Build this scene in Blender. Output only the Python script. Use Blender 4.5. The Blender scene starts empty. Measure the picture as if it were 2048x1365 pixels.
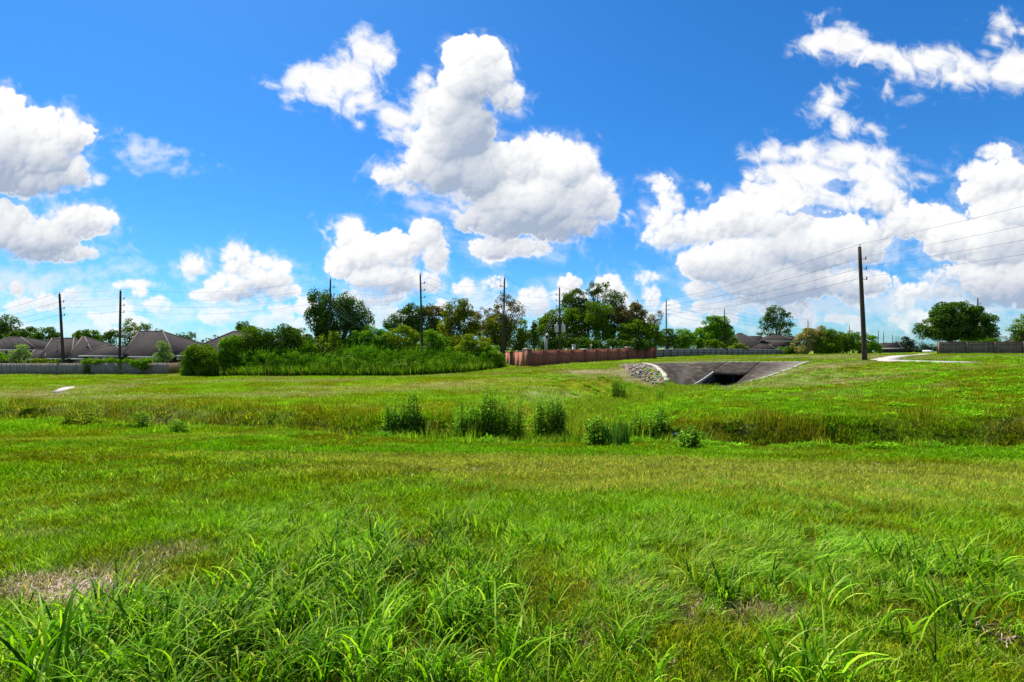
import bpy, math, random, numpy as np
from mathutils import Vector, Matrix
# ------------------------------------------------------------------ camera, sun, exposure
HZ = 697.0                     # row of the level horizon in the 2048 x 1365 photograph
CAMZ = 1.7
sc = bpy.context.scene
cam_d = bpy.data.cameras.new("camera"); cam = bpy.data.objects.new("camera", cam_d)
sc.collection.objects.link(cam); sc.camera = cam
cam.location = (0, 0, CAMZ); cam.rotation_euler = (math.pi/2, 0, 0)
cam_d.lens = 18; cam_d.sensor_width = 36; cam_d.sensor_fit = 'HORIZONTAL'
cam_d.shift_y = (HZ-682.5)/2048; cam_d.clip_start = 0.05; cam_d.clip_end = 6000
SUN_EL, SUN_AZ = math.radians(58), math.radians(-38)      # azimuth measured from +Y towards +X
sd = bpy.data.lights.new("sun", 'SUN'); sd.energy = 5.0; sd.angle = math.radians(0.6); sd.color = (1, .955, .87)
so = bpy.data.objects.new("sun", sd); sc.collection.objects.link(so)
sdir = Vector((math.sin(SUN_AZ)*math.cos(SUN_EL), math.cos(SUN_AZ)*math.cos(SUN_EL), math.sin(SUN_EL)))
so.rotation_euler = sdir.to_track_quat('Z', 'Y').to_euler(); so.location = (-40, 40, 80)
sc.view_settings.view_transform = 'Standard'; sc.view_settings.look = 'None'
sc.view_settings.exposure = 1.02; sc.view_settings.gamma = 1.0
sc.render.engine = 'CYCLES'
try:
    sc.cycles.max_bounces = 6; sc.cycles.diffuse_bounces = 3; sc.cycles.transmission_bounces = 4; sc.cycles.transparent_max_bounces = 8
except Exception: pass
SKY_SAT, SKY_HUE, SKY_STR, CLOUD_B, SKY_TINT = 1.08, .503, .071, 7.0, (.40, .765, 1.08)
def _hash2(ix, iy, seed):
    h = (ix.astype(np.int64)*374761393 + iy.astype(np.int64)*668265263 + seed*1442695041) & 0xffffffff
    h = ((h ^ (h >> 13))*1274126177) & 0xffffffff
    return (h ^ (h >> 16)) & 0xffff
_GA = np.linspace(0, 2*np.pi, 65536, endpoint=False).astype(np.float32)
_GX, _GY = np.cos(_GA), np.sin(_GA)
def perlin(x, y, seed=0):
    xi = np.floor(x); yi = np.floor(y)
    fx = (x-xi).astype(np.float32); fy = (y-yi).astype(np.float32)
    ux = fx*fx*fx*(fx*(fx*6-15)+10); uy = fy*fy*fy*(fy*(fy*6-15)+10)
    xi = xi.astype(np.int64); yi = yi.astype(np.int64)
    def g(dx, dy):
        h = _hash2(xi+dx, yi+dy, seed)
        return _GX[h]*(fx-dx) + _GY[h]*(fy-dy)
    a = g(0, 0); b = g(1, 0); c = g(0, 1); d = g(1, 1)
    return 1.5*((a*(1-ux)+b*ux)*(1-uy) + (c*(1-ux)+d*ux)*uy)
def fbm(x, y, octv=5, seed=0, gain=0.5, billow=False):
    s = 0.0; a = 1.0; t = 0.0
    for i in range(octv):
        n = perlin(x*2**i + 17.3*i, y*2**i - 9.1*i, seed+i)
        if billow: n = 0.55 - 1.6*np.abs(n)
        s = s + a*n; t += a; a *= gain
    return s/t
def sstep(a, b, x):
    t = np.clip((x-a)/(b-a), 0, 1); return t*t*(3-2*t)
# cumulus puffs as (azimuth-plane u, v, radius u, radius v); u and v are tangents of direction in 1/1024 units
CUM = [[-60,290,130,115],[40,290,120,85],[100,270,75,60],[60,350,105,46],[0,205,55,35],[160,262,40,24],[150,340,30,45],
 [-30,450,120,60],[60,470,110,52],[160,440,75,36],[195,435,45,28],[100,500,110,22],[0,420,50,25],
 [385,525,30,24],[480,515,42,38],[530,545,60,42],[460,570,60,34],[560,575,45,25],[430,585,55,14],
 [700,465,38,35],[730,500,50,45],[680,520,32,38],[790,500,60,45],[850,465,38,38],[870,500,30,45],[770,550,90,38],[740,590,80,22],[840,560,45,28],
 [1065,600,42,34],[1140,565,24,24],[1130,590,30,20],[1215,570,34,30],[1235,600,25,35],[1290,550,26,16],[1303,585,18,30],
 [1395,575,34,18],[1420,585,20,12],
 [930,105,48,42],[970,108,50,45],[990,140,42,45],[940,160,68,60],[1012,190,38,36],[905,220,60,60],[930,250,62,80],[880,280,55,60],[868,340,52,50],[900,330,50,50],
 [780,345,38,26],[815,368,30,18],
 [1040,330,90,60],[1090,290,52,36],[1130,330,75,60],[1180,380,60,50],[1060,400,125,72],[1120,440,90,45],[1150,410,70,40],[1010,430,75,50],[985,490,55,24],[1040,492,70,20],[1210,405,32,36],
 [1510,365,28,36],[1325,362,26,20],[1342,395,26,32],[1325,430,35,30],[1400,450,85,40],[1330,465,52,30],[1480,430,70,55],[1560,440,80,60],[1480,520,110,55],[1600,490,130,60],[1700,480,110,60],[1560,560,130,50],[1450,570,60,26],[1820,435,60,45],[1760,395,60,36],[1560,395,70,40],[1640,440,110,24],[965,350,60,60],[845,325,46,50],[945,430,50,34],[1420,520,70,44],[1870,430,50,30],[1990,300,40,20],[1700,560,110,35],
 [1960,340,52,28],[2005,350,70,42],[1960,380,50,30],[2040,420,120,50],[2000,480,130,60],[1905,470,70,50],[2050,560,150,60],[1920,545,90,24],[1850,575,80,20],
 [990,560,26,18],[925,570,26,20]]
WSP = [[545,165,22,12],[595,150,40,32],[640,150,48,40],[700,140,70,48],[735,90,40,38],[770,105,26,40],[700,195,48,25],[740,195,42,30],[790,230,34,35],[795,265,30,25],[825,225,25,35],[840,180,22,20],[722,238,12,10],[575,195,10,14],
 [1640,85,55,30],[1690,75,60,38],[1740,105,60,33],[1800,120,70,28],[1870,120,80,32],[1950,125,60,26],[2035,130,60,45],[1905,150,60,25],[2110,120,70,60],[1635,35,12,12],[2010,32,36,14],[1990,70,14,10],[2050,50,25,18],
 [1660,185,34,28],[1640,215,36,28],[1690,240,38,24],[1780,168,12,14],[1750,255,28,12],[1620,300,90,28],[1700,310,110,38],[1540,300,40,18],[1740,350,90,40],[1640,350,80,42],[1775,300,38,14],[1825,348,46,9],[1610,385,90,34],[1690,395,60,22],[1570,345,50,40],[845,210,40,44],[820,270,36,34],[860,160,22,26],[660,185,50,20],[600,185,30,16],[940,395,60,30],[1412,368,13,11],[1390,398,7,7],
 [1258,432,8,12],[648,448,16,16],[655,465,12,12],[200,265,26,10],[205,352,12,12]]
_q = np.random.RandomState(12)
for _a, _b, _v0, _v1, _n in ((-400, 330, 560, 662, 34), (340, 640, 596, 668, 16), (690, 1110, 596, 650, 16), (1110, 1420, 585, 660, 14), (1400, 1900, 575, 650, 22), (1860, 2500, 560, 660, 22)):
    for _ in range(_n):
        _vv = _v0+(_v1-_v0)*_q.uniform()**.8; _s = (700-_vv)/90
        CUM.append([_q.uniform(_a, _b), _vv, (14+34*_q.uniform()**1.6)*_s**.5, (7+13*_q.uniform()**1.4)*_s**.5])
SFT = [[275,290,38,28],[330,300,36,14],[300,318,40,12],[1825,192,20,9],[345,330,40,8],[20,560,130,26],[100,548,80,18],[180,595,80,30],[230,610,60,28],[140,650,95,24],[30,650,100,26],[240,528,55,13],[20,620,60,18],
 [350,620,50,18],[430,612,70,20],[490,620,50,16],[520,640,30,12],[582,635,12,18],[420,668,45,10],[300,655,80,12],
 [740,612,50,18],[780,632,60,14],[960,592,55,24],[1000,610,70,26],[940,630,70,16],[1100,640,50,20],[1340,622,85,20],[1310,618,30,22],[1390,642,50,12],
 [1780,600,110,26],[1950,595,140,26],[1900,630,170,14],[1650,612,180,24],[1550,650,160,10],[1980,655,130,12],[1700,665,130,9],[1480,610,90,22],[1800,640,60,10],[850,405,42,18]]
HOLE = [[1685,366,34,9],[1618,420,56,7],[1808,505,40,30],[1738,424,12,14]]
DARK = [[935,200,55,60,.40],[925,270,75,85,.62],[880,360,70,55,.50],[1050,440,110,32,.55],[1130,370,90,30,.20],[60,515,160,28,.55],[40,375,150,34,.35],[60,440,120,22,.1],[955,330,55,80,.55],[1100,455,70,22,.35],
 [500,585,80,16,.45],[790,575,90,20,.45],[800,505,70,18,.15],[1500,590,150,50,.50],[1650,600,140,45,.42],[1620,530,50,30,.2],[2030,585,160,45,.62],[2040,480,80,22,.3],[1990,385,70,22,.3],[1560,520,40,60,.30],[1450,520,60,30,.15],[1880,520,60,20,.2],[20,570,110,20,.3]]
def blur(A, n):
    for ax in (0, 1):
        for _ in range(2):
            P = np.concatenate([np.repeat(np.take(A, [0], ax), n+1, ax), A, np.repeat(np.take(A, [-1], ax), n, ax)], ax)
            C = np.cumsum(P, ax, dtype=np.float64); m = A.shape[ax]
            A = ((np.take(C, range(2*n+1, 2*n+1+m), ax)-np.take(C, range(m), ax))/(2*n+1)).astype(np.float32)
    return A
def clouds():
    S = 1.5
    U = np.arange(-900, 2950, S, dtype=np.float32); V = np.arange(-420, 720, S, dtype=np.float32)
    u, v = np.meshgrid(U, V)
    R = np.random.RandomState(4)
    def field(L, w, seed, wa=.34):
        F = np.full(u.shape, -3.0, np.float32)
        uu = u+fbm(u/w, v/w, 3, seed)*w*wa; vv = v+fbm(u/w, v/w, 3, seed+50)*w*wa
        for c, e, a, b in L:
            m = 2.4
            i0, i1 = np.searchsorted(U, [c-m*a-60, c+m*a+60]); j0, j1 = np.searchsorted(V, [e-m*b-60, e+m*b+60])
            if i1 <= i0 or j1 <= j0: continue
            sl = (slice(j0, j1), slice(i0, i1))
            d = 1-np.sqrt(((uu[sl]-c)/a)**2+((vv[sl]-e)/b)**2)
            d = d*min(a, b)/34.0
            x = F[sl]; k = 0.25
            h = np.clip(0.5+0.5*(d-x)/k, 0, 1)
            F[sl] = x*(1-h)+d*h+k*h*(1-h)
        return F
    lo = sstep(420, 620, v)
    bill = fbm(u/34, v/34, 5, 11, .55, True)*(1-lo) + fbm(u/20, v/17, 4, 31, .55, True)*lo
    fine = fbm(u/30, v/30, 6, 71, .62)
    wisp = fbm(u/46+fbm(u/90, v/90, 3, 5)*1.5, v/40-u/160, 7, 91, .66)
    M = field(CUM, 95, 3)                       # the clouds' large masses
    # puffs: small spheres crowding the masses give the cauliflower heads
    wu = u+fbm(u/22, v/22, 4, 201, .6)*8; wv = v+fbm(u/22, v/22, 4, 251, .6)*8
    Z = np.full(u.shape, -60.0, np.float32); E = np.full(u.shape, -1.0, np.float32)
    for c, e, a, b in CUM:
        mn = min(a, b)
        for fr, cnt in ((.42, 14), (.26, 34), (.15, 80)):
            for _ in range(int(cnt*max(a, b)/mn)):
                t = R.uniform(0, 2*np.pi); q = np.sqrt(R.uniform(0, 1))
                r = mn*fr*R.uniform(.6, 1.25)
                sc = max(0.0, 1-r/mn*.75)
                x, y = c+a*sc*q*np.cos(t), e+b*sc*q*np.sin(t)*(1 if np.sin(t) < 0 else .9)
                r = max(r, 3.5)
                if y > e+b*.35: r *= .8
                i0, i1 = np.searchsorted(U, [x-r*1.1-9, x+r*1.1+9]); j0, j1 = np.searchsorted(V, [y-r*1.1-9, y+r*1.1+9])
                if i1 <= i0 or j1 <= j0: continue
                sl = (slice(j0, j1), slice(i0, i1))
                d2 = ((wu[sl]-x)**2+(wv[sl]-y)**2)/(r*r)
                z0 = mn*.9*np.sqrt(max(0, 1-q*q))*.8
                Z[sl] = np.maximum(Z[sl], np.where(d2 < 1.15, z0+r*np.sqrt(np.clip(1-d2, 0, 1))*1.0-r*.35, -60))
                E[sl] = np.maximum(E[sl], (1-np.sqrt(d2))*r/14)
    under = sstep(-.2, .7, fbm(u/120, v/60, 3, 301))
    FC = np.maximum(E, M-.25) + .12*bill+.14*fine
    FW = field(WSP, 80, 8) + 0.75*wisp + .05
    FS = field(SFT, 60, 13) + 0.62*fbm(u/40, v/24, 6, 57, .62) + .38*bill
    for c, e, a, b in HOLE:
        d = 1-np.sqrt(((u-c+22*fbm(u/40, v/40, 3, 601))/a)**2+((v-e+20*fbm(u/34, v/34, 3, 651))/b)**2)+1.1*wisp
        h = .8*sstep(-.6, .9, d)
        FC = FC-2.6*h; FW = FW-1.6*h; FS = FS-h
    soft = sstep(.1, .6, fbm(u/140, v/140, 3, 411)+.35)    # some rims crisp, some dissolving
    aC = sstep(-0.08-.14*soft, 0.16+.55*soft, FC+(.22+.50*soft)*wisp+.16*fine); aW = sstep(-0.10, 0.75, FW); aS = sstep(-0.30, 0.75, FS)*.62
    FWc = np.maximum(FC, FW-.25)
    dens = np.clip(FWc, 0, 1.2)+.3*np.clip(FS, 0, 1)
    tau = np.zeros_like(u)
    for k in range(1, 13):
        du, dv = int(round(k*k*0.15+k*.6)), int(round((k*k*0.60+k*1.4)))
        sh = np.zeros_like(dens); sh[dv:, du:] = dens[:dens.shape[0]-dv, :dens.shape[1]-du]
        tau += sh*(.3+.16*k)
    light = np.exp(-tau*0.085)
    H = np.where(Z > -30, Z, 0)
    H = blur(H, 1)+3.5*bill+1.5*fine
    gy, gx = np.gradient(H, S)
    il = 1/np.sqrt(1+gx*gx+gy*gy)
    nl = np.clip((gx*.42+gy*.75+.50)*il, -1, 1)             # puffs lit from above and a little left
    H2 = blur(H, 9); gy2, gx2 = np.gradient(H2, S); nl2 = np.clip((gx2*.42+gy2*.75+.5)/np.sqrt(1+gx2**2+gy2**2), -1, 1)
    cav = np.clip((H-blur(H, 6))/9, -1, 1)
    inC = sstep(.0, .35, FC)
    dk = np.zeros_like(u)
    for c, e, a, b, s in DARK:
        d = ((u-c+30*fine)/a)**2+((v-e+30*wisp)/b)**2
        dk = 1-(1-dk)*(1-s*np.exp(-d*.9))
    b = .345+.36*light+.17*nl+.24*nl2+.10*cav
    b = b*inC+(1-inC)*(.78+.2*np.clip(wisp+.3, 0, 1)*light+.0*light)
    b = b*(1-.32*dk)+.02+.10*(1-dk)
    edge = 1-sstep(0, .35, FWc)
    b = b*(1-edge*.5)+edge*.5*(.98-.35*dk)
    b = b+.02*fine
    aV = .42*sstep(-.55, .85, np.maximum(M, field(WSP, 80, 8)-.2)+1.25*wisp+.5*fine)*(1-.5*sstep(560, 690, v))
    a = np.clip(1-(1-aC)*(1-aW)*(1-aS)*(1-aV), 0, 1)
    a = a*(1-.30*sstep(560, 690, v))       # the lowest clouds fade into the bright air
    t = np.clip((b-.41)/.55, 0, 1)
    col = np.stack([.40+.60*t, .48+.52*t, .62+.38*t], -1)
    return U, V, col.astype(np.float32), a.astype(np.float32)
def sky_image(NW=3000, NH=1100, az=62.0, el0=-1.0, el1=44.0):
    U, V, col, a = clouds()
    A = np.radians(np.linspace(-az, az, NW)); E = np.radians(np.linspace(el0, el1, NH))
    A, E = np.meshgrid(A, E)
    uu = 1024+1024*np.tan(A); vv = 690-1024*np.tan(E)/np.cos(A)
    fi = (uu-U[0])/(U[1]-U[0]); fj = (vv-V[0])/(V[1]-V[0])
    ok = (fi > 1) & (fi < len(U)-2) & (fj > 1) & (fj < len(V)-2)
    fi = np.clip(fi, 0, len(U)-2); fj = np.clip(fj, 0, len(V)-2)
    i = fi.astype(int); j = fj.astype(int); x = (fi-i)[..., None]; y = (fj-j)[..., None]
    P = np.concatenate([col, a[..., None]], -1)
    R = (P[j, i]*(1-x)+P[j, i+1]*x)*(1-y)+(P[j+1, i]*(1-x)+P[j+1, i+1]*x)*y
    R[..., 3] *= ok
    return R.astype(np.float32)
# ------------------------------------------------------------------ sky: Nishita air with computed cumulus laid over it by direction
R_ = sky_image()
NH_, NW_ = R_.shape[:2]
CLOUD_IMG = bpy.data.images.new("cumulus", NW_, NH_, alpha=True, float_buffer=True)
CLOUD_IMG.colorspace_settings.name = 'Non-Color'; CLOUD_IMG.alpha_mode = 'CHANNEL_PACKED'
CLOUD_IMG.pixels.foreach_set(np.ascontiguousarray(R_).ravel()); CLOUD_IMG.pack()
del R_
w = bpy.data.worlds.new("World"); sc.world = w; w.use_nodes = True
nt = w.node_tree; N = nt.nodes; Lk = nt.links
for n in list(N): N.remove(n)
out = N.new('ShaderNodeOutputWorld'); bg = N.new('ShaderNodeBackground'); Lk.new(bg.outputs[0], out.inputs[0])
sky = N.new('ShaderNodeTexSky'); sky.sky_type = 'NISHITA'; sky.sun_disc = False
sky.sun_elevation = SUN_EL; sky.sun_rotation = SUN_AZ; sky.air_density = 1.0; sky.dust_density = .4; sky.ozone_density = 3.0; sky.altitude = 0
hs = N.new('ShaderNodeHueSaturation'); hs.inputs['Saturation'].default_value = SKY_SAT; hs.inputs['Value'].default_value = 1.0; hs.inputs['Hue'].default_value = SKY_HUE
tn = N.new('ShaderNodeMix'); tn.data_type = 'RGBA'; tn.blend_type = 'MULTIPLY'; tn.inputs[0].default_value = 1; tn.inputs[7].default_value = (*SKY_TINT, 1)
Lk.new(sky.outputs[0], tn.inputs[6]); Lk.new(tn.outputs[2], hs.inputs['Color'])
tc = N.new('ShaderNodeTexCoord'); sx = N.new('ShaderNodeSeparateXYZ'); Lk.new(tc.outputs['Generated'], sx.inputs[0])
def M(op, a, b=None, c=None):
    m = N.new('ShaderNodeMath'); m.operation = op
    for i, q in enumerate((a, b, c)):
        if q is None: continue
        if isinstance(q, (int, float)): m.inputs[i].default_value = q
        else: Lk.new(q, m.inputs[i])
    return m.outputs[0]
az = M('ARCTAN2', sx.outputs[0], sx.outputs[1])
el = M('ARCSINE', sx.outputs[2])
uu = M('MULTIPLY_ADD', az, 1/math.radians(124), .5)
vv = M('MULTIPLY_ADD', el, 1/math.radians(45), 1/45)
cx = N.new('ShaderNodeCombineXYZ'); Lk.new(uu, cx.inputs[0]); Lk.new(vv, cx.inputs[1])
im = N.new('ShaderNodeTexImage'); im.image = CLOUD_IMG; im.extension = 'CLIP'; im.interpolation = 'Linear'
Lk.new(cx.outputs[0], im.inputs[0])
# scattered soft clouds for the rest of the sky, behind and above the view
nz = N.new('ShaderNodeTexNoise'); nz.inputs['Scale'].default_value = 3.2; nz.inputs['Detail'].default_value = 6
Lk.new(tc.outputs['Generated'], nz.inputs['Vector'])
far_m = M('GREATER_THAN', M('ABSOLUTE', az), math.radians(61.9))
sm = N.new('ShaderNodeMapRange'); sm.inputs[1].default_value = .53; sm.inputs[2].default_value = .62; Lk.new(nz.outputs[0], sm.inputs[0])
am = M('MAXIMUM', im.outputs['Alpha'], M('MULTIPLY', sm.outputs[0], far_m))
ccol = N.new('ShaderNodeMix'); ccol.data_type = 'RGBA'; Lk.new(far_m, ccol.inputs[0]); Lk.new(im.outputs[0], ccol.inputs[6]); ccol.inputs[7].default_value = (.85, .88, .93, 1)
cb = N.new('ShaderNodeMix'); cb.data_type = 'RGBA'; cb.blend_type = 'MULTIPLY'; cb.inputs[0].default_value = 1
Lk.new(ccol.outputs[2], cb.inputs[6]); cb.inputs[7].default_value = (CLOUD_B, CLOUD_B, CLOUD_B, 1)
mx = N.new('ShaderNodeMix'); mx.data_type = 'RGBA'; Lk.new(am, mx.inputs[0]); Lk.new(hs.outputs[0], mx.inputs[6]); Lk.new(cb.outputs[2], mx.inputs[7])
Lk.new(mx.outputs[2], bg.inputs[0]); bg.inputs[1].default_value = SKY_STR
w.cycles.sampling_method = 'MANUAL'; w.cycles.sample_map_resolution = 1024
# ------------------------------------------------------------------ helpers
rnd = random.Random(7); NR = np.random.RandomState(11)
COL = sc.collection
def P(px, py, Y):
    return ((px-1024)/1024*Y, Y, CAMZ-(py-HZ)/1024*Y)
def XX(px, Y): return (px-1024)/1024*Y
def ZZ(py, Y): return CAMZ-(py-HZ)/1024*Y
def tag(o, label=None, cat=None, group=None, kind=None):
    if label: o["label"] = label
    if cat: o["category"] = cat
    if group: o["group"] = group
    if kind: o["kind"] = kind
    return o
def empty(name, loc, label=None, cat=None, group=None, rz=0):
    o = bpy.data.objects.new(name, None); o.empty_display_size = .3
    o.location = loc; o.rotation_euler = (0, 0, rz); COL.objects.link(o)
    return tag(o, label, cat, group)
def link(name, me, mat, parent=None, world=True):
    me.name = name
    if mat is not None and len(me.materials) == 0: me.materials.append(mat)
    o = bpy.data.objects.new(name, me); COL.objects.link(o)
    if parent is not None:
        o.parent = parent
        if world:
            loc = Vector(parent.location); rz = parent.rotation_euler[2]
            o.matrix_parent_inverse = (Matrix.Translation(loc) @ Matrix.Rotation(rz, 4, 'Z')).inverted()
    return o
def mesh_np(V, F, smooth=False):
    """V (n,3); F (m,k) with constant k, or a list of lists"""
    me = bpy.data.meshes.new("m")
    V = np.asarray(V, np.float32)
    if isinstance(F, np.ndarray):
        m, k = F.shape; loops = F.ravel().astype(np.int32); ls = np.arange(0, m*k, k, dtype=np.int32)
    else:
        loops = np.array([i for f in F for i in f], np.int32); ln = [len(f) for f in F]
        ls = np.array([0]+list(np.cumsum(ln))[:-1], np.int32); m = len(F)
    me.vertices.add(len(V)); me.vertices.foreach_set('co', V.ravel())
    me.loops.add(len(loops)); me.loops.foreach_set('vertex_index', loops)
    me.polygons.add(m); me.polygons.foreach_set('loop_start', ls)
    if smooth: me.polygons.foreach_set('use_smooth', np.ones(m, bool))
    me.update(calc_edges=True); me.validate()
    return me
class MB:
    def __init__(s): s.v = []; s.f = []
    def add(s, vs, fs):
        b = len(s.v); s.v += [tuple(q) for q in vs]; s.f += [[i+b for i in f] for f in fs]; return s
    def box(s, x0, x1, y0, y1, z0, z1):
        v = [(x, y, z) for z in (z0, z1) for y in (y0, y1) for x in (x0, x1)]
        return s.add(v, [[0, 2, 3, 1], [4, 5, 7, 6], [0, 1, 5, 4], [2, 6, 7, 3], [0, 4, 6, 2], [1, 3, 7, 5]])
    def obox(s, a, b, w, z0, z1, z0b=None, z1b=None):
        """box along plan segment a-b, width w"""
        a = Vector(a[:2]); b = Vector(b[:2]); d = (b-a).normalized(); n = Vector((-d.y, d.x))*w/2
        z0b = z0 if z0b is None else z0b; z1b = z1 if z1b is None else z1b
        c = [a+n, a-n, b-n, b+n]; zz0 = [z0, z0, z0b, z0b]; zz1 = [z1, z1, z1b, z1b]
        v = [(p.x, p.y, z) for p, z in zip(c, zz0)]+[(p.x, p.y, z) for p, z in zip(c, zz1)]
        return s.add(v, [[0, 1, 2, 3], [7, 6, 5, 4], [0, 4, 5, 1], [1, 5, 6, 2], [2, 6, 7, 3], [3, 7, 4, 0]])
    def tube(s, pts, rad, seg=8, cap=True):
        pts = [Vector(p) for p in pts]; n = len(pts)
        if not hasattr(rad, '__len__'): rad = [rad]*n
        base = len(s.v); vs = []
        for i, p in enumerate(pts):
            t = (pts[min(i+1, n-1)]-pts[max(i-1, 0)]).normalized()
            u = t.cross(Vector((0, 1, 0)) if abs(t.y) < .9 else Vector((1, 0, 0))).normalized(); w_ = t.cross(u)
            for k in range(seg):
                a = 2*math.pi*k/seg; vs.append(p+(u*math.cos(a)+w_*math.sin(a))*rad[i])
        fs = [[i*seg+k, i*seg+(k+1) % seg, (i+1)*seg+(k+1) % seg, (i+1)*seg+k] for i in range(n-1) for k in range(seg)]
        if cap: fs += [list(range(seg))[::-1], [(n-1)*seg+k for k in range(seg)]]
        return s.add(vs, fs)
    def build(s, name, mat, parent=None, smooth=False, world=True):
        return link(name, mesh_np(s.v, s.f, smooth), mat, parent, world)
# ------------------------------------------------------------------ materials
def newmat(name):
    m = bpy.data.materials.new(name); m.use_nodes = True; t = m.node_tree
    return m, t, t.nodes, t.links, t.nodes['Principled BSDF']
def lin(h):
    return tuple(((int(h[i:i+2], 16)/255)**2.2) for i in (0, 2, 4))+(1,)
def ramp(t, fac, stops):
    r = t.nodes.new('ShaderNodeValToRGB'); e = r.color_ramp.elements
    while len(e) < len(stops): e.new(.5)
    for q, (p, c) in zip(e, stops): q.position = p; q.color = c if len(c) == 4 else (*c, 1)
    t.links.new(fac, r.inputs[0]); return r.outputs[0]
def noise(t, scale, detail=4, vec=None, rough=.55, dist=0):
    n = t.nodes.new('ShaderNodeTexNoise'); n.inputs['Scale'].default_value = scale; n.inputs['Detail'].default_value = detail
    n.inputs['Roughness'].default_value = rough; n.inputs['Distortion'].default_value = dist
    if vec is not None: t.links.new(vec, n.inputs['Vector'])
    return n.outputs[0]
def objco(t, scale=(1, 1, 1), which='Object', rot=(0, 0, 0)):
    c = t.nodes.new('ShaderNodeTexCoord'); m = t.nodes.new('ShaderNodeMapping'); m.inputs['Scale'].default_value = scale; m.inputs['Rotation'].default_value = rot
    t.links.new(c.outputs[which], m.inputs[0]); return m.outputs[0]
def mixc(t, f, a, b, mode='MIX'):
    m = t.nodes.new('ShaderNodeMix'); m.data_type = 'RGBA'; m.blend_type = mode
    for i, q in ((0, f), (6, a), (7, b)):
        if isinstance(q, (int, float)): m.inputs[i].default_value = q
        elif isinstance(q, tuple): m.inputs[i].default_value = q if len(q) == 4 else (*q, 1)
        else: t.links.new(q, m.inputs[i])
    return m.outputs[2]
def bump(t, h, strength=.4, dist=.02):
    b = t.nodes.new('ShaderNodeBump'); b.inputs['Strength'].default_value = strength; b.inputs['Distance'].default_value = dist
    t.links.new(h, b.inputs['Height']); return b.outputs[0]
def noisy(name, c1, c2, scale=2, rough=.85, bs=.3, c3=None, vs=(1, 1, 1), spec=.08):
    m, t, n, l, p = newmat(name); f = noise(t, scale, 6, objco(t, vs), .65)
    st = [(.3, c1), (.7, c2)]+([(.85, c3)] if c3 else [])
    l.new(ramp(t, f, st), p.inputs['Base Color']); p.inputs['Roughness'].default_value = rough
    p.inputs['Specular IOR Level'].default_value = spec
    if bs: l.new(bump(t, f, bs), p.inputs['Normal'])
    return m
def leafmat(name, cols, trans=.45, rough=.6, spec=0.0, big=None, inst=False):
    """leaves: each leaf takes its own shade; light passes through"""
    m, t, n, l, p = newmat(name)
    g = n.new('ShaderNodeNewGeometry')
    c = ramp(t, g.outputs['Random Per Island'], [(i/(max(1, len(cols)-1)), q) for i, q in enumerate(cols)])
    if big is not None:
        f = noise(t, big[0], 3, objco(t)); c = mixc(t, ramp(t, f, [(.42, (0, 0, 0)), (.62, (1, 1, 1))]), c, mixc(t, 1.0, c, big[1], 'MULTIPLY'))
    if inst:
        a = n.new('ShaderNodeAttribute'); a.attribute_name = 'tint'; a.attribute_type = 'INSTANCER'
        c = mixc(t, 1.0, c, a.outputs['Color'], 'MULTIPLY')
        c = mixc(t, a.outputs['Alpha'], c, ramp(t, g.outputs['Random Per Island'], [(0, (.16, .13, .06)), (.5, (.34, .28, .17)), (1, (.52, .43, .31))]))
    l.new(c, p.inputs['Base Color']); p.inputs['Roughness'].default_value = rough; p.inputs['Specular IOR Level'].default_value = spec
    tr = n.new('ShaderNodeBsdfTranslucent')
    l.new(mixc(t, 1.0, c, (1.2, 1.2, .5, 1), 'MULTIPLY'), tr.inputs[0])
    mx = n.new('ShaderNodeMixShader'); mx.inputs[0].default_value = trans
    l.new(p.outputs[0], mx.inputs[1]); l.new(tr.outputs[0], mx.inputs[2]); l.new(mx.outputs[0], n['Material Output'].inputs[0])
    return m
M_wood = noisy('weathered_pole_wood', (.032, .022, .016), (.095, .066, .05), 1.2, .9, .5, vs=(6, 6, .8))
M_grayfence = noisy('weathered_grey_boards', (.14, .115, .09), (.40, .34, .27), 1.1, .9, .4, (.33, .32, .30), vs=(5, 5, .35))
M_brownfence = noisy('brown_cedar_boards', (.12, .085, .06), (.30, .21, .145), 1.1, .9, .4, vs=(5, 5, .35))
M_darkrail = noisy('dark_damp_timber', (.02, .02, .02), (.06, .055, .05), 3, .9, .2)
M_metal = noisy('grey_galvanised_steel', (.22, .24, .25), (.38, .40, .42), 3, .5, .1)
M_trans = noisy('pale_grey_transformer_paint', (.42, .45, .48), (.58, .61, .64), 2, .45, .05)
M_dark = noisy('dark_insulator_glaze', (.03, .03, .035), (.07, .07, .08), 8, .3, .05)
M_wire = noisy('aluminium_cable', (.07, .075, .085), (.12, .125, .135), 8, .6, 0)
M_wirel = noisy('bright_aluminium_cable', (.35, .36, .38), (.5, .5, .52), 8, .5, 0)
M_white = noisy('white_paint', (.62, .62, .60), (.8, .8, .78), 4, .6, .05)
M_cap = noisy('pale_cast_stone', (.42, .38, .34), (.6, .56, .50), 4, .9, .2)
M_trunk = noisy('grey_brown_bark', (.05, .04, .03), (.14, .115, .09), 4, .95, .6, vs=(3, 3, .8))
M_stem = noisy('green_stem', (.05, .09, .02), (.10, .14, .03), 5, .8, .1)
M_path = noisy('pale_dry_concrete', (.27, .25, .22), (.46, .43, .39), 1.6, .95, .15)
M_apconc = None
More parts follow.
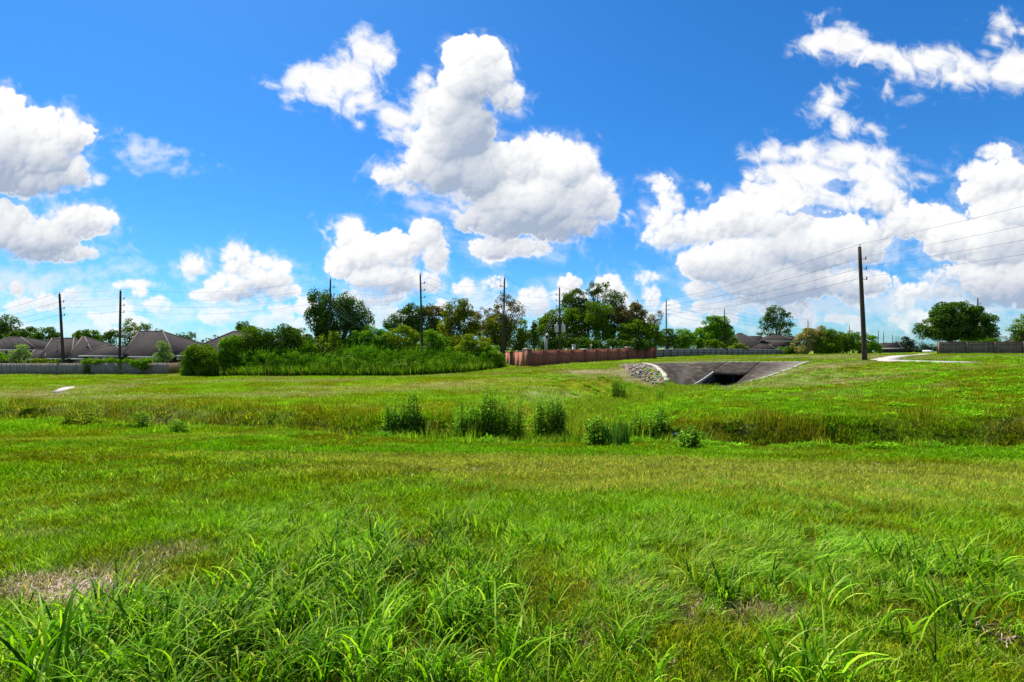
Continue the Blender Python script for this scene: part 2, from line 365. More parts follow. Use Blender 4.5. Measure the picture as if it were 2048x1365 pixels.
def shingles():
    m, t, n, l, p = newmat('brown_grey_shingles')
    f = noise(t, 2.2, 6, objco(t, (1, 1, 3)), .7); f2 = noise(t, .35, 3, objco(t))
    c = ramp(t, f, [(.32, (.014, .012, .011)), (.68, (.070, .061, .056))]); c = mixc(t, .35, c, ramp(t, f2, [(.3, (.018, .016, .015)), (.7, (.055, .048, .045))]))
    w_ = n.new('ShaderNodeTexWave'); w_.bands_direction = 'Z'; w_.inputs['Scale'].default_value = 3.2; w_.inputs['Distortion'].default_value = .8
    l.new(objco(t), w_.inputs[0]); c = mixc(t, .18, c, w_.outputs[0], 'MULTIPLY')
    l.new(c, p.inputs['Base Color']); p.inputs['Specular IOR Level'].default_value = .05; p.inputs['Roughness'].default_value = .95; l.new(bump(t, f, .5, .03), p.inputs['Normal']); return m
M_roof = shingles()
M_ridge = noisy('pale_worn_ridge_caps', (.085, .072, .062), (.15, .13, .115), 3, .95, .1)
def brickm(name, c1, c2, mor, vec_axes='XZ', sz=(.24, .08)):
    m, t, n, l, p = newmat(name)
    c = n.new('ShaderNodeTexCoord'); s = n.new('ShaderNodeSeparateXYZ'); k = n.new('ShaderNodeCombineXYZ')
    l.new(c.outputs['Object'], s.inputs[0]); l.new(s.outputs[0], k.inputs[0]); l.new(s.outputs[2], k.inputs[1])
    b = n.new('ShaderNodeTexBrick'); l.new(k.outputs[0], b.inputs['Vector'])
    b.inputs['Color1'].default_value = (*c1, 1); b.inputs['Color2'].default_value = (*c2, 1); b.inputs['Mortar'].default_value = (*mor, 1)
    b.inputs['Scale'].default_value = 1; b.inputs['Brick Width'].default_value = sz[0]; b.inputs['Row Height'].default_value = sz[1]; b.inputs['Mortar Size'].default_value = .008
    f = noise(t, 4.5, 5, objco(t, (1, 1, 1.6)), .85)
    col = mixc(t, .75, b.outputs[0], ramp(t, f, [(.36, (.15, .10, .10)), (.5, (.75, .62, .58)), (.66, (1.9, 1.8, 1.7))]), 'MULTIPLY')
    f2 = noise(t, 1.1, 3, objco(t)); col = mixc(t, .4, col, ramp(t, f2, [(.35, (.5, .48, .48)), (.7, (1.2, 1.1, 1.05))]), 'MULTIPLY')
    l.new(col, p.inputs['Base Color']); p.inputs['Roughness'].default_value = .92; l.new(bump(t, b.outputs['Fac'], -.3, .01), p.inputs['Normal'])
    return m
M_brick = brickm('mottled_red_brick', (.44, .115, .05), (.29, .075, .038), (.26, .18, .12))
M_hbrick = brickm('brown_house_brick', (.075, .05, .04), (.055, .04, .034), (.10, .09, .08))
M_wallp = noisy('tan_siding', (.10, .088, .078), (.15, .135, .12), 2, .9, .1)
def glass():
    m, t, n, l, p = newmat('window_glass'); p.inputs['Base Color'].default_value = (.03, .04, .045, 1); p.inputs['Roughness'].default_value = .06; p.inputs['Specular IOR Level'].default_value = .8; return m
M_glass = glass()
M_trim = noisy('off_white_trim', (.45, .44, .41), (.58, .57, .53), 3, .7, .05)
def apron_mat():
    m, t, n, l, p = newmat('stained_slope_concrete')
    f = noise(t, .55, 7, objco(t, (1, 1, 1)), .7, 1.2); f2 = noise(t, 1.7, 7, objco(t, (1, .28, 1), rot=(0, 0, .7)), .78)
    c = ramp(t, f, [(.30, (.022, .019, .016)), (.5, (.050, .043, .037)), (.74, (.19, .155, .125))])
    c = mixc(t, .55, c, ramp(t, f2, [(.34, (.22, .21, .20)), (.55, (1.0, .95, .9)), (.7, (2.6, 2.35, 2.1))]), 'MULTIPLY')
    # wide pale wash where water keeps the concrete clean towards the outer rim
    g = n.new('ShaderNodeAttribute'); g.attribute_name = 'wash'
    c = mixc(t, g.outputs['Fac'], c, mixc(t, .6, (.24, .225, .20, 1), ramp(t, f2, [(.3, (.5, .5, .5)), (.7, (1.2, 1.2, 1.2))]), 'MULTIPLY'))
    w_ = n.new('ShaderNodeTexBrick'); l.new(objco(t, rot=(0, 0, -.72)), w_.inputs['Vector']); w_.inputs['Scale'].default_value = 1
    w_.inputs['Brick Width'].default_value = 4.2; w_.inputs['Row Height'].default_value = 4.2; w_.inputs['Mortar Size'].default_value = .035; w_.offset = 0
    w_.inputs['Color1'].default_value = (1, 1, 1, 1); w_.inputs['Color2'].default_value = (.92, .92, .92, 1); w_.inputs['Mortar'].default_value = (.45, .45, .45, 1)
    c = mixc(t, 1.0, c, w_.outputs[0], 'MULTIPLY')
    c = mixc(t, 1.0, c, (.72, .68, .63, 1), 'MULTIPLY'); l.new(c, p.inputs['Base Color']); p.inputs['Specular IOR Level'].default_value = .1; p.inputs['Roughness'].default_value = .9; l.new(bump(t, f2, .3, .02), p.inputs['Normal']); return m
M_apron = apron_mat()
M_conc = noisy('grey_concrete', (.16, .15, .14), (.36, .34, .31), 2.5, .9, .3)
M_concd = noisy('dark_concrete', (.030, .029, .027), (.08, .085, .08), 1.5, .8, .3)  # darker concrete for the culvert's walls, roof and floor
M_rim = noisy('pale_concrete_rim', (.26, .245, .21), (.46, .43, .38), 2.5, .9, .2)
# ------------------------------------------------------------------ lie of the land
A1 = np.array((.66, .75)); A1 = A1/np.linalg.norm(A1); A2 = np.array((A1[1], -A1[0]))      # culvert axis and the direction across it
O_ = np.array((20.0, 57.0))
def lm(l, m): return O_+A1*l+A2*m
CT = [(-12, -20, .2), (0, -20, .2), (14, -20, .2), (0, 0, 0), (-5, 0, 0), (6, 0, .05), (0, 6, -.33), (-6, 6, -.40), (7, 6, -.25), (0, 12, -1.0), (-10, 12, -1.15), (11, 12, -.95), (0, 17, -1.7), (-40, 0, -.3), (40, 0, .5), (60, 25, .5)]
CP = [(1000, 893, 21), (300, 862, 26), (0, 850, 31), (1500, 905, 18.5), (2000, 905, 17), (1000, 840, 26.5), (300, 815, 34), (20, 815, 38), (1500, 850, 22.5), (2000, 845, 20.5),
      (20, 750, 80), (300, 749, 80), (600, 752, 74), (850, 752, 73), (950, 745, 76), (1007, 737, 84), (1057, 733, 79), (1311, 719, 111), (1565, 712, 152), (1320, 714, 123),
      (1730, 722, 56), (1640, 723, 60), (1456, 722.5, 67), (1291, 728.5, 71), (1210, 733, 66), (1880, 709, 77), (2048, 709, 77), (2300, 709, 77), (1800, 724.5, 50), (1970, 726, 47),
      (2000, 760, 33), (1750, 770, 38), (1620, 752, 47), (1500, 790, 36), (1300, 812, 33), (1000, 790, 38), (1100, 770, 48), (1455, 781, 47), (1540, 768, 49), (1380, 790, 40), (700, 790, 42), (300, 790, 46), (0, 785, 50), (1700, 711, 140), (1850, 708, 110),
      (1800, 706, 230), (1000, 708, 300), (100, 715, 200), (-300, 720, 200), (2200, 703, 250), (1300, 707, 200), (0, 708, 420), (2048, 702, 420), (1100, 744, 62)]
CTRL = np.array(CT+[P(*c) for c in CP], float)
def _tps_fit(C):
    n = len(C); d = np.hypot(C[:, None, 0]-C[None, :, 0], C[:, None, 1]-C[None, :, 1])
    K = d  # linear kernel: calm, no overshoot
    A = np.zeros((n+3, n+3)); A[:n, :n] = K-np.eye(n)*1.5; A[:n, n] = 1; A[:n, n+1:] = C[:, :2]; A[n, :n] = 1; A[n+1:, :n] = C[:, :2].T
    return np.linalg.solve(A, np.concatenate([C[:, 2], np.zeros(3)]))
_W = _tps_fit(CTRL)
CH = np.array([(21.6, 55.6), (15.5, 51), (9.5, 44.5), (5.2, 36), (2.5, 26)])
def seg_dist(X, Y, pts):
    best = np.full(X.shape, 1e9); tt = np.zeros(X.shape)
    for i in range(len(pts)-1):
        a = pts[i]; b = pts[i+1]; ab = b-a; t = np.clip(((X-a[0])*ab[0]+(Y-a[1])*ab[1])/(ab@ab), 0, 1)
        d = np.hypot(X-a[0]-ab[0]*t, Y-a[1]-ab[1]*t); k = d < best
        best = np.where(k, d, best); tt = np.where(k, i+t, tt)
    return best, tt/(len(pts)-1)
def ditch_d(X, Y): return (Y-(24-.31*X+.9*np.sin(X*.16)+.5*np.sin(X*.41+1)))/1.05
def ground(X, Y, fine=True):
    X = np.asarray(X, float); Y = np.asarray(Y, float)
    Xc = np.clip(X, -260, 260); Yc = np.clip(Y, -25, 430)
    z = np.zeros(Xc.shape)+_W[-3]+_W[-2]*Xc+_W[-1]*Yc
    for i in range(len(CTRL)): z = z+_W[i]*np.hypot(Xc-CTRL[i, 0], Yc-CTRL[i, 1])
    d = ditch_d(X, Y); z = z-.85*np.exp(-(d/1.7)**2)-.55*sstep(.9, -.1, np.abs(d-.75-.5*np.sin(X*.9)*.6)-.75)+.22*np.exp(-((d-3.0)/1.0)**2)
    dist, t = seg_dist(X, Y, CH)
    tr = -2.55-.35*t+.25*np.maximum(0, dist-np.where(t > 0, 3.0, 1.5))*(1+.1*(t > 0)*1.0)
    k = .25; h = np.clip(.5+.5*(tr-z)/k, 0, 1)
    zz = tr*(1-h)+z*h-k*h*(1-h)
    z = np.where(dist < 22, zz, z)
    if fine:
        ap = seg_dist(X, Y, np.array([lm(3, -6), lm(9, 6)]))[0] < 11
        a = .07*fbm(X/2.3, Y/2.3, 4, 5)+.14*fbm(X/9., Y/9., 2, 15)
        z = z+np.where(ap, 0, a)
    return z
def gz(x, y): return float(ground(np.array([x]), np.array([y]))[0])
def G(px, py, y0=2.0, y1=400.0):
    """ground point seen at a pixel"""
    Ys = np.geomspace(y0, y1, 900); r = ground((px-1024)/1024*Ys, Ys)-(CAMZ-(py-HZ)/1024*Ys)
    k = np.argmax(r > 0)
    if r[k] <= 0: k = len(Ys)-1
    if k > 0: t = -r[k-1]/(r[k]-r[k-1]+1e-9); Y = Ys[k-1]+(Ys[k]-Ys[k-1])*t
    else: Y = Ys[0]
    return np.array(((px-1024)/1024*Y, Y))
# polygons of the concrete slope, in plan
BL, SBL, SBR, TIP = np.array((17.9, 58.8)), lm(0, 0), lm(0, 4), lm(12, 9.2)
TL, T1, T2 = lm(9.7, -10.6), lm(11.9, 0), lm(12.2, 4)
LOWR = [SBR, lm(3.2, 6.4), lm(7.4, 8.6), TIP]
APOLY = [BL, SBL, SBR, LOWR[1], LOWR[2], TIP, T2, T1, TL]
def inpoly(X, Y, poly):
    r = np.zeros(X.shape, bool); n = len(poly)
    for i in range(n):
        a = poly[i]; b = poly[(i+1) % n]
        c = ((a[1] > Y) != (b[1] > Y)) & (X < (b[0]-a[0])*(Y-a[1])/(b[1]-a[1]+1e-12)+a[0]); r ^= c
    return r
def polydist(X, Y, poly):
    return seg_dist(X, Y, [*poly, poly[0]])[0]
# ---- what grows where: dryness, bareness, lushness
DRYP = [(G(120, 1172), .72, .42, 1.0), (G(330, 1110), .5, .25, .7), (G(1250, 1170), .25, .1, .8), (G(1450, 1228), .62, .12, 1.0), (G(1180, 1270), .2, .12, .4), (G(60, 1080), .5, .2, .5),
        (G(1180, 744), 2.4, 1.5, 1.0), (G(1000, 751), 3.2, 1.0, .7), (G(960, 781), 1.6, .5, .9), (G(1650, 714), 9, 14, .95), (G(690, 760), 9, 3, .55), (G(640, 777), 6, 2, .4), (G(1100, 782), 4, 2, .35),
        (G(150, 753), 9, 1.2, .6), (G(50, 790), 5, .8, .55), (G(1250, 742), 1.4, 6, .5), (G(1285, 765), 2.2, 1.2, .6), (G(1630, 799), .8, .3, .9), (G(1880, 770), 1.8, .5, .5), (G(1990, 850), 1.0, .2, .3), (G(1500, 852), .5, .15, .4),
        (G(1810, 990), .3, .1, .8), (G(1350, 1050), .25, .08, .8), (G(890, 943), .3, .1, .9), (G(940, 941), .2, .08, .9), (G(1900, 715), 16, 4, .45), (G(1735, 945), .5, .12, .7), (G(1650, 1030), .4, .1, .8)]
YELP = [(G(1350, 940), 9, 1.7, 1.0), (G(1050, 925), 7, 1.2, .9), (G(1700, 965), 7, 1.6, .9), (G(700, 915), 7, 1.0, .7), (G(150, 880), 9, .8, .5), (G(450, 870), 8, .5, .6), (G(1900, 1000), 3, .9, .6), (G(2000, 730), 12, 3, .4), (G(900, 770), 14, 6, .35), (G(1450, 718), 18, 4, .5)]
def masks(X, Y):
    n1 = fbm(X/1.3, Y/1.3, 4, 21); n2 = fbm(X/6., Y/6., 3, 33); n3 = fbm(X/.35, Y/.35, 3, 41); n4 = fbm(X/18., Y/10., 3, 53)
    dry = np.zeros(np.shape(X)); yel = np.zeros(np.shape(X))
    for c, a, b, s in DRYP:
        d = ((X-c[0])/a)**2+((Y-c[1])/b)**2; dry = np.maximum(dry, s*np.clip(1.35-d+n1*1.1+n3*.8, 0, 1)*(d < 5))
    for c, a, b, s in YELP:
        d = ((X-c[0])/a)**2+((Y-c[1])/b)**2; yel = np.maximum(yel, s*np.clip(1.4-d+n1*.8+n2*.6, 0, 1)*(d < 6))
    dd = ditch_d(X, Y); bank = np.exp(-((dd-1.5)/2.4)**2)
    far = sstep(26, 45, Y)
    yel = np.clip(yel+.35*far*sstep(-.1, .5, n2)+.22*sstep(0, .5, n1)*(1-far), 0, 1)
    dry = np.clip(dry+.6*far*sstep(-.05, .45, n4+n1*.5)+.12*sstep(.25, .6, n1+n3*.4), 0, 1)
    lush = sstep(-.3, .35, n2+.6*n1)
    return dry, yel, lush, bank, n1, n3
def n2_(X, Y): return fbm(X/9., Y/9., 2, 505)*4
def tint(X, Y):
    dry, yel, lush, bank, n1, n3 = masks(X, Y)
    g = np.array((.86, .70, .6))[None]; g2 = np.array((.66, 1.0, .5))[None]
    c = g*(1-lush[:, None])+g2*lush[:, None]
    c = c*(1-yel[:, None])+np.array((1.42, 1.10, 1.3))*yel[:, None]
    dk = bank*sstep(-.5, .3, n1); c = c*(1-.6*dk[:, None])+np.array((.62, .40, .35))*.6*dk[:, None]*.8
    mow = np.sin(ditch_d(X, Y)*2*np.pi/2.9+.5*n2_(X, Y))*sstep(6, 12, Y)*(1-bank)      # faint passes of the mower
    c = c*(1+.46*n1[:, None]+.42*n3[:, None]+.11*mow[:, None])
    return np.clip(c, .05, 4), dry, yel, lush, bank
# ------------------------------------------------------------------ ground sheet
def axis(segs):
    o = [segs[0][0]]
    for a, b, st in segs:
        n = max(1, int(round((b-a)/st))); o += list(np.linspace(a, b, n+1)[1:])
    return np.array(o)
ys = axis([(-25, 0, 1.0), (0, 30, .3), (30, 78, .45), (78, 130, 2.0), (130, 300, 8), (300, 430, 30), (430, 5000, 500)])
xs = axis([(-5000, -260, 500), (-260, -60, 10), (-60, -30, 1.0), (-30, 45, .42), (45, 100, 2), (100, 260, 10), (260, 5000, 500)])
gx_, gy_ = np.meshgrid(xs, ys); X_ = gx_.ravel(); Y_ = gy_.ravel()
Z_ = ground(X_, Y_)
ins = inpoly(X_, Y_, APOLY); pd_ = polydist(X_, Y_, APOLY)
Z_ = Z_-np.where(ins, np.clip(pd_*1.2, 0, .35), 0)
sl_ = (X_-O_[0])*A1[0]+(Y_-O_[1])*A1[1]; sm_ = (X_-O_[0])*A2[0]+(Y_-O_[1])*A2[1]
slot = (sl_ > -.7) & (sl_ < 11.6) & (sm_ > -.75) & (sm_ < 4.75)
Z_ = np.where(slot, np.minimum(Z_, -3.0), Z_)
nx_, ny_ = len(xs), len(ys)
ii = np.arange(nx_*ny_).reshape(ny_, nx_)
F_ = np.stack([ii[:-1, :-1], ii[:-1, 1:], ii[1:, 1:], ii[1:, :-1]], -1).reshape(-1, 4)
gm = mesh_np(np.stack([X_, Y_, Z_], 1), F_, True)
tc_, dr_, ye_, lu_, bk_ = tint(X_, Y_)
tc_ = tc_*(.38+.62*sstep(8, 42, Y_))[:, None]     # soil and thatch nearby, plus shade between blades painted into the colour
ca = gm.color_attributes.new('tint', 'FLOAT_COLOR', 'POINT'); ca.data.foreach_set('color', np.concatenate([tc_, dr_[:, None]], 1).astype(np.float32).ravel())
def groundmat():
    m, t, n, l, p = newmat('turf_and_soil')
    a = n.new('ShaderNodeVertexColor'); a.layer_name = 'tint'
    f = noise(t, 7, 8, objco(t), .75); f2 = noise(t, .9, 6, objco(t, (1, .6, 1)), .7)
    g = ramp(t, f, [(.28, (.052, .082, .002)), (.5, (.15, .215, .004)), (.72, (.25, .34, .014))])
    g = mixc(t, .5, g, ramp(t, f2, [(.3, (.55, .6, .5)), (.7, (1.4, 1.35, 1.1))]), 'MULTIPLY')
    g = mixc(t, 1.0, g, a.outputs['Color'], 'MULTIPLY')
    soil = ramp(t, f, [(.3, (.10, .075, .05)), (.7, (.30, .24, .18))])
    ff = n.new('ShaderNodeMath'); ff.operation = 'MULTIPLY'; ff.inputs[1].default_value = .8; l.new(a.outputs['Alpha'], ff.inputs[0])
    c = mixc(t, ff.outputs[0], g, soil)
    l.new(c, p.inputs['Base Color']); p.inputs['Roughness'].default_value = 1.0; p.inputs['Specular IOR Level'].default_value = .1
    l.new(bump(t, f, .9, .08), p.inputs['Normal']); return m
M_ground = groundmat()
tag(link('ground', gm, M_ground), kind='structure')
# ------------------------------------------------------------------ grass: tufts scattered over the ground
def blade_tuft(n, rad, h0, h1, w0, w1, seg=3, arch=(.3, .9), lie=0.0, seed=0, hdg=None):
    R = np.random.RandomState(seed); V = []; F = []
    for i in range(n):
        a = R.uniform(0, 2*np.pi); q = rad*np.sqrt(R.uniform()); x, y = q*np.cos(a), q*np.sin(a)
        H = R.uniform(h0, h1); W = R.uniform(w0, w1)/2; b = R.uniform(0, 2*np.pi) if hdg is None else hdg+R.normal()*.6
        dx, dy = np.cos(b), np.sin(b); ar = R.uniform(*arch); th = R.uniform(0, .35)+lie
        tw = R.uniform(-.6, .6)+R.choice([0, 1.2]); px_, py_, pz = x, y, -.01; b0 = len(V)
        for s in range(seg+1):
            t = s/seg; wd = W*(1-t**2.2)*(1 if s else .7); nx, ny = -np.sin(b+tw*.4*t+tw*.3), np.cos(b+tw*.4*t+tw*.3)
            V += [(px_-nx*wd, py_-ny*wd, pz), (px_+nx*wd, py_+ny*wd, pz+wd*.3*np.sin(tw))]
            ang = th+ar*2.0*t**1.4; st = H/seg
            px_ += dx*np.sin(ang)*st; py_ += dy*np.sin(ang)*st; pz += np.cos(ang)*st
            pz = max(pz, .004)
        for s in range(seg): F.append([b0+2*s, b0+2*s+1, b0+2*s+3, b0+2*s+2])
    return mesh_np(np.array(V), np.array(F), True)
def leafy_tuft(n, rad, h, ls, seed=0):
    """small broad-leaved weed: leaves held at all angles"""
    R = np.random.RandomState(seed); V = []; F = []
    for i in range(n):
        a = R.uniform(0, 2*np.pi); q = rad*np.sqrt(R.uniform()); c = np.array((q*np.cos(a), q*np.sin(a), h*R.uniform(.15, 1)*(1-.5*q/rad)))
        d = np.array((np.cos(a+R.normal()), np.sin(a+R.normal()), R.uniform(-.3, .6))); d /= np.linalg.norm(d); s = np.cross(d, (0, 0, 1)); s /= np.linalg.norm(s)+1e-6
        L = ls*R.uniform(.6, 1.3); b = len(V); V += [c, c+d*L*.5+s*L*.25, c+d*L, c+d*L*.5-s*L*.25]; F.append([b, b+1, b+2, b+3])
    return mesh_np(np.array(V), np.array(F))
M_blade = leafmat('lawn_blades', [(.048, .100, .001, 1), (.132, .265, .002, 1), (.255, .420, .005, 1), (.50, .50, .05, 1)], .45, .6, .0, inst=True)
M_tall = leafmat('long_grass_blades', [(.018, .055, .001, 1), (.065, .185, .002, 1), (.160, .350, .004, 1), (.33, .55, .014, 1), (.46, .44, .13, 1)], .42, .5, .07, inst=True)
M_straw = leafmat('dry_straw', [(.30, .21, .14, 1), (.50, .38, .28, 1), (.66, .52, .42, 1)], .2, .6, .3)
M_weed = leafmat('broad_weed_leaves', [(.04, .16, .008, 1), (.08, .25, .012, 1), (.20, .36, .02, 1)], .4, .5, .0, inst=True)
def scatter(name, templates, pts, rot, scl, idx, tin, kind='stuff', label=None, cat=None):
    c = bpy.data.collections.new(name+'_tufts')
    for i, (me, mat) in enumerate(templates):
        me.materials.append(mat); o = bpy.data.objects.new('%s_tuft_%02d' % (name, i), me); c.objects.link(o)
    me = bpy.data.meshes.new(name); me.vertices.add(len(pts)); me.vertices.foreach_set('co', np.asarray(pts, np.float32).ravel())
    def at(nm, ty, key, d):
        a = me.attributes.new(nm, ty, 'POINT'); a.data.foreach_set(key, np.ascontiguousarray(d).ravel())
    at('rotz', 'FLOAT', 'value', rot.astype(np.float32)); at('scl', 'FLOAT', 'value', scl.astype(np.float32)); at('idx', 'INT', 'value', idx.astype(np.int32))
    if tin.shape[1] == 3: tin = np.concatenate([tin, np.zeros((len(tin), 1))], 1)
    at('tint', 'FLOAT_COLOR', 'color', tin.astype(np.float32))
    o = bpy.data.objects.new(name, me); COL.objects.link(o)
    g = bpy.data.node_groups.new(name+'_scatter', 'GeometryNodeTree')
    g.interface.new_socket('Geometry', in_out='INPUT', socket_type='NodeSocketGeometry'); g.interface.new_socket('Geometry', in_out='OUTPUT', socket_type='NodeSocketGeometry')
    n = g.nodes; l = g.links; gi = n.new('NodeGroupInput'); go = n.new('NodeGroupOutput'); io = n.new('GeometryNodeInstanceOnPoints'); ci = n.new('GeometryNodeCollectionInfo')
    ci.inputs['Collection'].default_value = c; ci.inputs['Separate Children'].default_value = True; ci.inputs['Reset Children'].default_value = True
    def attr(nm, ty):
        a = n.new('GeometryNodeInputNamedAttribute'); a.data_type = ty; a.inputs[0].default_value = nm; return a.outputs[0]
    cv = n.new('ShaderNodeCombineXYZ'); l.new(attr('rotz', 'FLOAT'), cv.inputs[2])
    l.new(gi.outputs[0], io.inputs['Points']); l.new(ci.outputs[0], io.inputs['Instance']); io.inputs['Pick Instance'].default_value = True
    l.new(attr('idx', 'INT'), io.inputs['Instance Index']); l.new(cv.outputs[0], io.inputs['Rotation']); l.new(attr('scl', 'FLOAT'), io.inputs['Scale'])
    l.new(io.outputs[0], go.inputs[0])
    md = o.modifiers.new('scatter', 'NODES'); md.node_group = g
    o['kind'] = kind; tag(o, label, cat); return o
def sample_wedge(n, y0, y1, R, margin=7.5, k=1.08, bias=0.0):
    Y = y0+(y1-y0)*R.uniform(size=n*2); keep = R.uniform(size=n*2) < ((Y*k+margin)/(y1*k+margin))*((y0+1.)/(Y+1.))**bias
    Y = Y[keep][:n]; X = R.uniform(-1, 1, len(Y))*(Y*k+margin); return X, Y
def off_hard(X, Y):
    """True where grass may grow"""
    ok = ~inpoly(X, Y, APOLY)
    for pl in HARD: ok &= ~inpoly(X, Y, pl)
    return ok
HARD = []
PATHPX = [(1741, 720.7), (1785, 713.2), (1836, 710.0), (1866, 707.8), (1876, 706.8), (1890, 706.8), (1872, 708.6), (1838, 711.6), (1815, 714.5), (1799, 719.0), (1809, 721.3), (1870, 723.6), (1925, 725.0), (1968, 726.0), (1925, 727.0), (1870, 726.4), (1782, 724.4), (1755, 722.6)]
PATHW = [G(a, b) for a, b in PATHPX]
HARD.append(PATHW)
RP = [G(a, b) for a, b in ((1238, 731.5), (1290, 729), (1331, 768.5), (1298, 768), (1258, 750))]
HARD.append(RP)
TALL = [(G(520, 1200), .9, .8, 0), (G(380, 1290), .7, .9, 0), (G(740, 1290), .8, 1.0, 0), (G(820, 1160), .8, .8, 0), (G(940, 1280), .5, .7, 0), (G(680, 1140), .7, .7, 0), (G(60, 1345), 1.1, .9, 0), (G(250, 1335), .8, 1.0, 0), (G(450, 1260), .55, .9, 0), (G(420, 1345), .6, 1.0, 0), (G(650, 1215), .5, .95, 0), (G(620, 1330), .6, 1, 0), (G(760, 1110), .8, .9, 0), (G(880, 1075), .9, .7, 0), (G(560, 1120), .45, .7, 0), (G(850, 1290), .6, .9, 0), (G(960, 1180), .6, .6, 0),
        (G(1000, 1345), .5, .7, 0), (G(700, 1060), .7, .45, 0), (G(100, 1030), .6, .5, 2), (G(600, 1040), .8, .6, 1), (G(480, 1060), .7, .5, 1), (G(1420, 1120), .9, .9, 1), (G(1600, 1110), 1.0, 1.0, 1), (G(1750, 1130), .9, 1.0, 1), (G(1880, 1150), .7, .8, 0), (G(1960, 1260), .5, .8, 0), (G(1730, 1290), .4, .4, 0),
        (G(1520, 1180), .6, .8, 0), (G(1950, 1045), .55, .9, 2), (G(1150, 1120), 1.0, .6, 2), (G(1300, 1070), 1.3, .6, 2), (G(1100, 1040), 1.5, .4, 2), (G(1500, 1040), 1.4, .7, 2), (G(1750, 1040), 1.0, .5, 2), (G(1250, 1330), .8, .35, 0), (G(1500, 1340), .7, .3, 0), (G(300, 1010), 2.0, .3, 2), (G(860, 985), 1.2, .5, 2), (G(200, 970), 3.0, .2, 2),
        (G(1300, 1200), .5, .7, 1), (G(1880, 1300), .6, .5, 2), (G(1700, 1230), .6, .6, 2)]
def tallm(X, Y):
    m = np.zeros(X.shape)
    for (c, r, dn, ty) in TALL:
        if ty < 2: m = np.maximum(m, .8*dn*sstep(1.15, .7, np.hypot((X-c[0])/1.15, (Y-c[1])/.9)/r))
    return m
R = np.random.RandomState(5)
T = []
for i in range(6): T.append((blade_tuft(50, .15, .035, .11, .0035, .009, 2, (.2, .9), .25, i), M_blade))
for i in range(4): T.append((blade_tuft(44, .30, .05, .12, .009, .016, 2, (.2, .8), .2, 20+i), M_blade))
for i in range(4): T.append((blade_tuft(60, .85, .08, .20, .03, .06, 1, (.1, .5), .15, 30+i), M_blade))
px_, rr_, ss_, id_ = [], [], [], []
def lay(n, y0, y1, ids, s0, s1, bias=0., drop=.75, **k):
    X, Y = sample_wedge(n, y0, y1, R, bias=bias, **k); dry, yel, lush, bank, n1, n3 = masks(X, Y)
    keep = off_hard(X, Y) & (R.uniform(size=len(X)) > np.maximum(dry*drop, np.maximum(.75*bank*sstep(-.1, .35, n1), tallm(X, Y)))); X, Y = X[keep], Y[keep]
    px_.append(np.stack([X, Y, ground(X, Y)], 1)); rr_.append(R.uniform(0, 6.28, len(X))); ss_.append(R.uniform(s0, s1, len(X))*(1+.25*lush[keep])*(1-.25*yel[keep])*(1+.5*bank[keep])); id_.append(R.choice(ids, len(X)))
lay(40000, .2, 9.5, range(0, 6), .7, 1.35, bias=.3)
lay(50000, 7, 30, range(6, 10), .7, 1.3, bias=.3)
lay(38000, 24, 80, range(10, 14), .6, 1.1, bias=.3)
lay(9000, 75, 170, range(10, 14), 1.0, 1.8)
px_ = np.concatenate(px_); rr_ = np.concatenate(rr_); ss_ = np.concatenate(ss_); id_ = np.concatenate(id_)
q_ = tint(px_[:, 0], px_[:, 1]); tn_ = np.concatenate([q_[0]*R.uniform(.7, 1.3, (len(px_), 1)), np.clip(q_[1]*.8+.24*q_[2]+R.normal(0, .05, len(px_)), 0, 1)[:, None]], 1)
scatter('lawn_grass', T, px_, rr_, ss_, id_, tn_, label='short mown green turf covering the banks', cat='grass')
# straw thatch lying in the dry patches
T = [(blade_tuft(34, .17, .04, .11, .004, .009, 2, (.1, .5), 1.0, 60+i), M_straw) for i in range(4)]+[(blade_tuft(30, .5, .08, .2, .02, .04, 1, (.1, .4), .9, 70+i), M_straw) for i in range(2)]
X, Y = sample_wedge(22000, .8, 14, R); m_ = masks(X, Y); keep = off_hard(X, Y) & (R.uniform(size=len(X)) < m_[0]*1.1+.02)
X2, Y2 = sample_wedge(24000, 14, 85, R); m2 = masks(X2, Y2); k2 = off_hard(X2, Y2) & (R.uniform(size=len(X2)) < m2[0]*.5)
X = np.concatenate([X[keep], X2[k2]]); Y = np.concatenate([Y[keep], Y2[k2]]); idd = np.concatenate([R.choice(4, keep.sum()), R.choice([4, 5], k2.sum())])
scatter('dry_grass', T, np.stack([X, Y, ground(X, Y)+.005], 1), R.uniform(0, 6.28, len(X)), R.uniform(.7, 1.3, len(X)), idd, np.ones((len(X), 3)), label='pale dry straw lying in worn patches of turf', cat='dry grass')
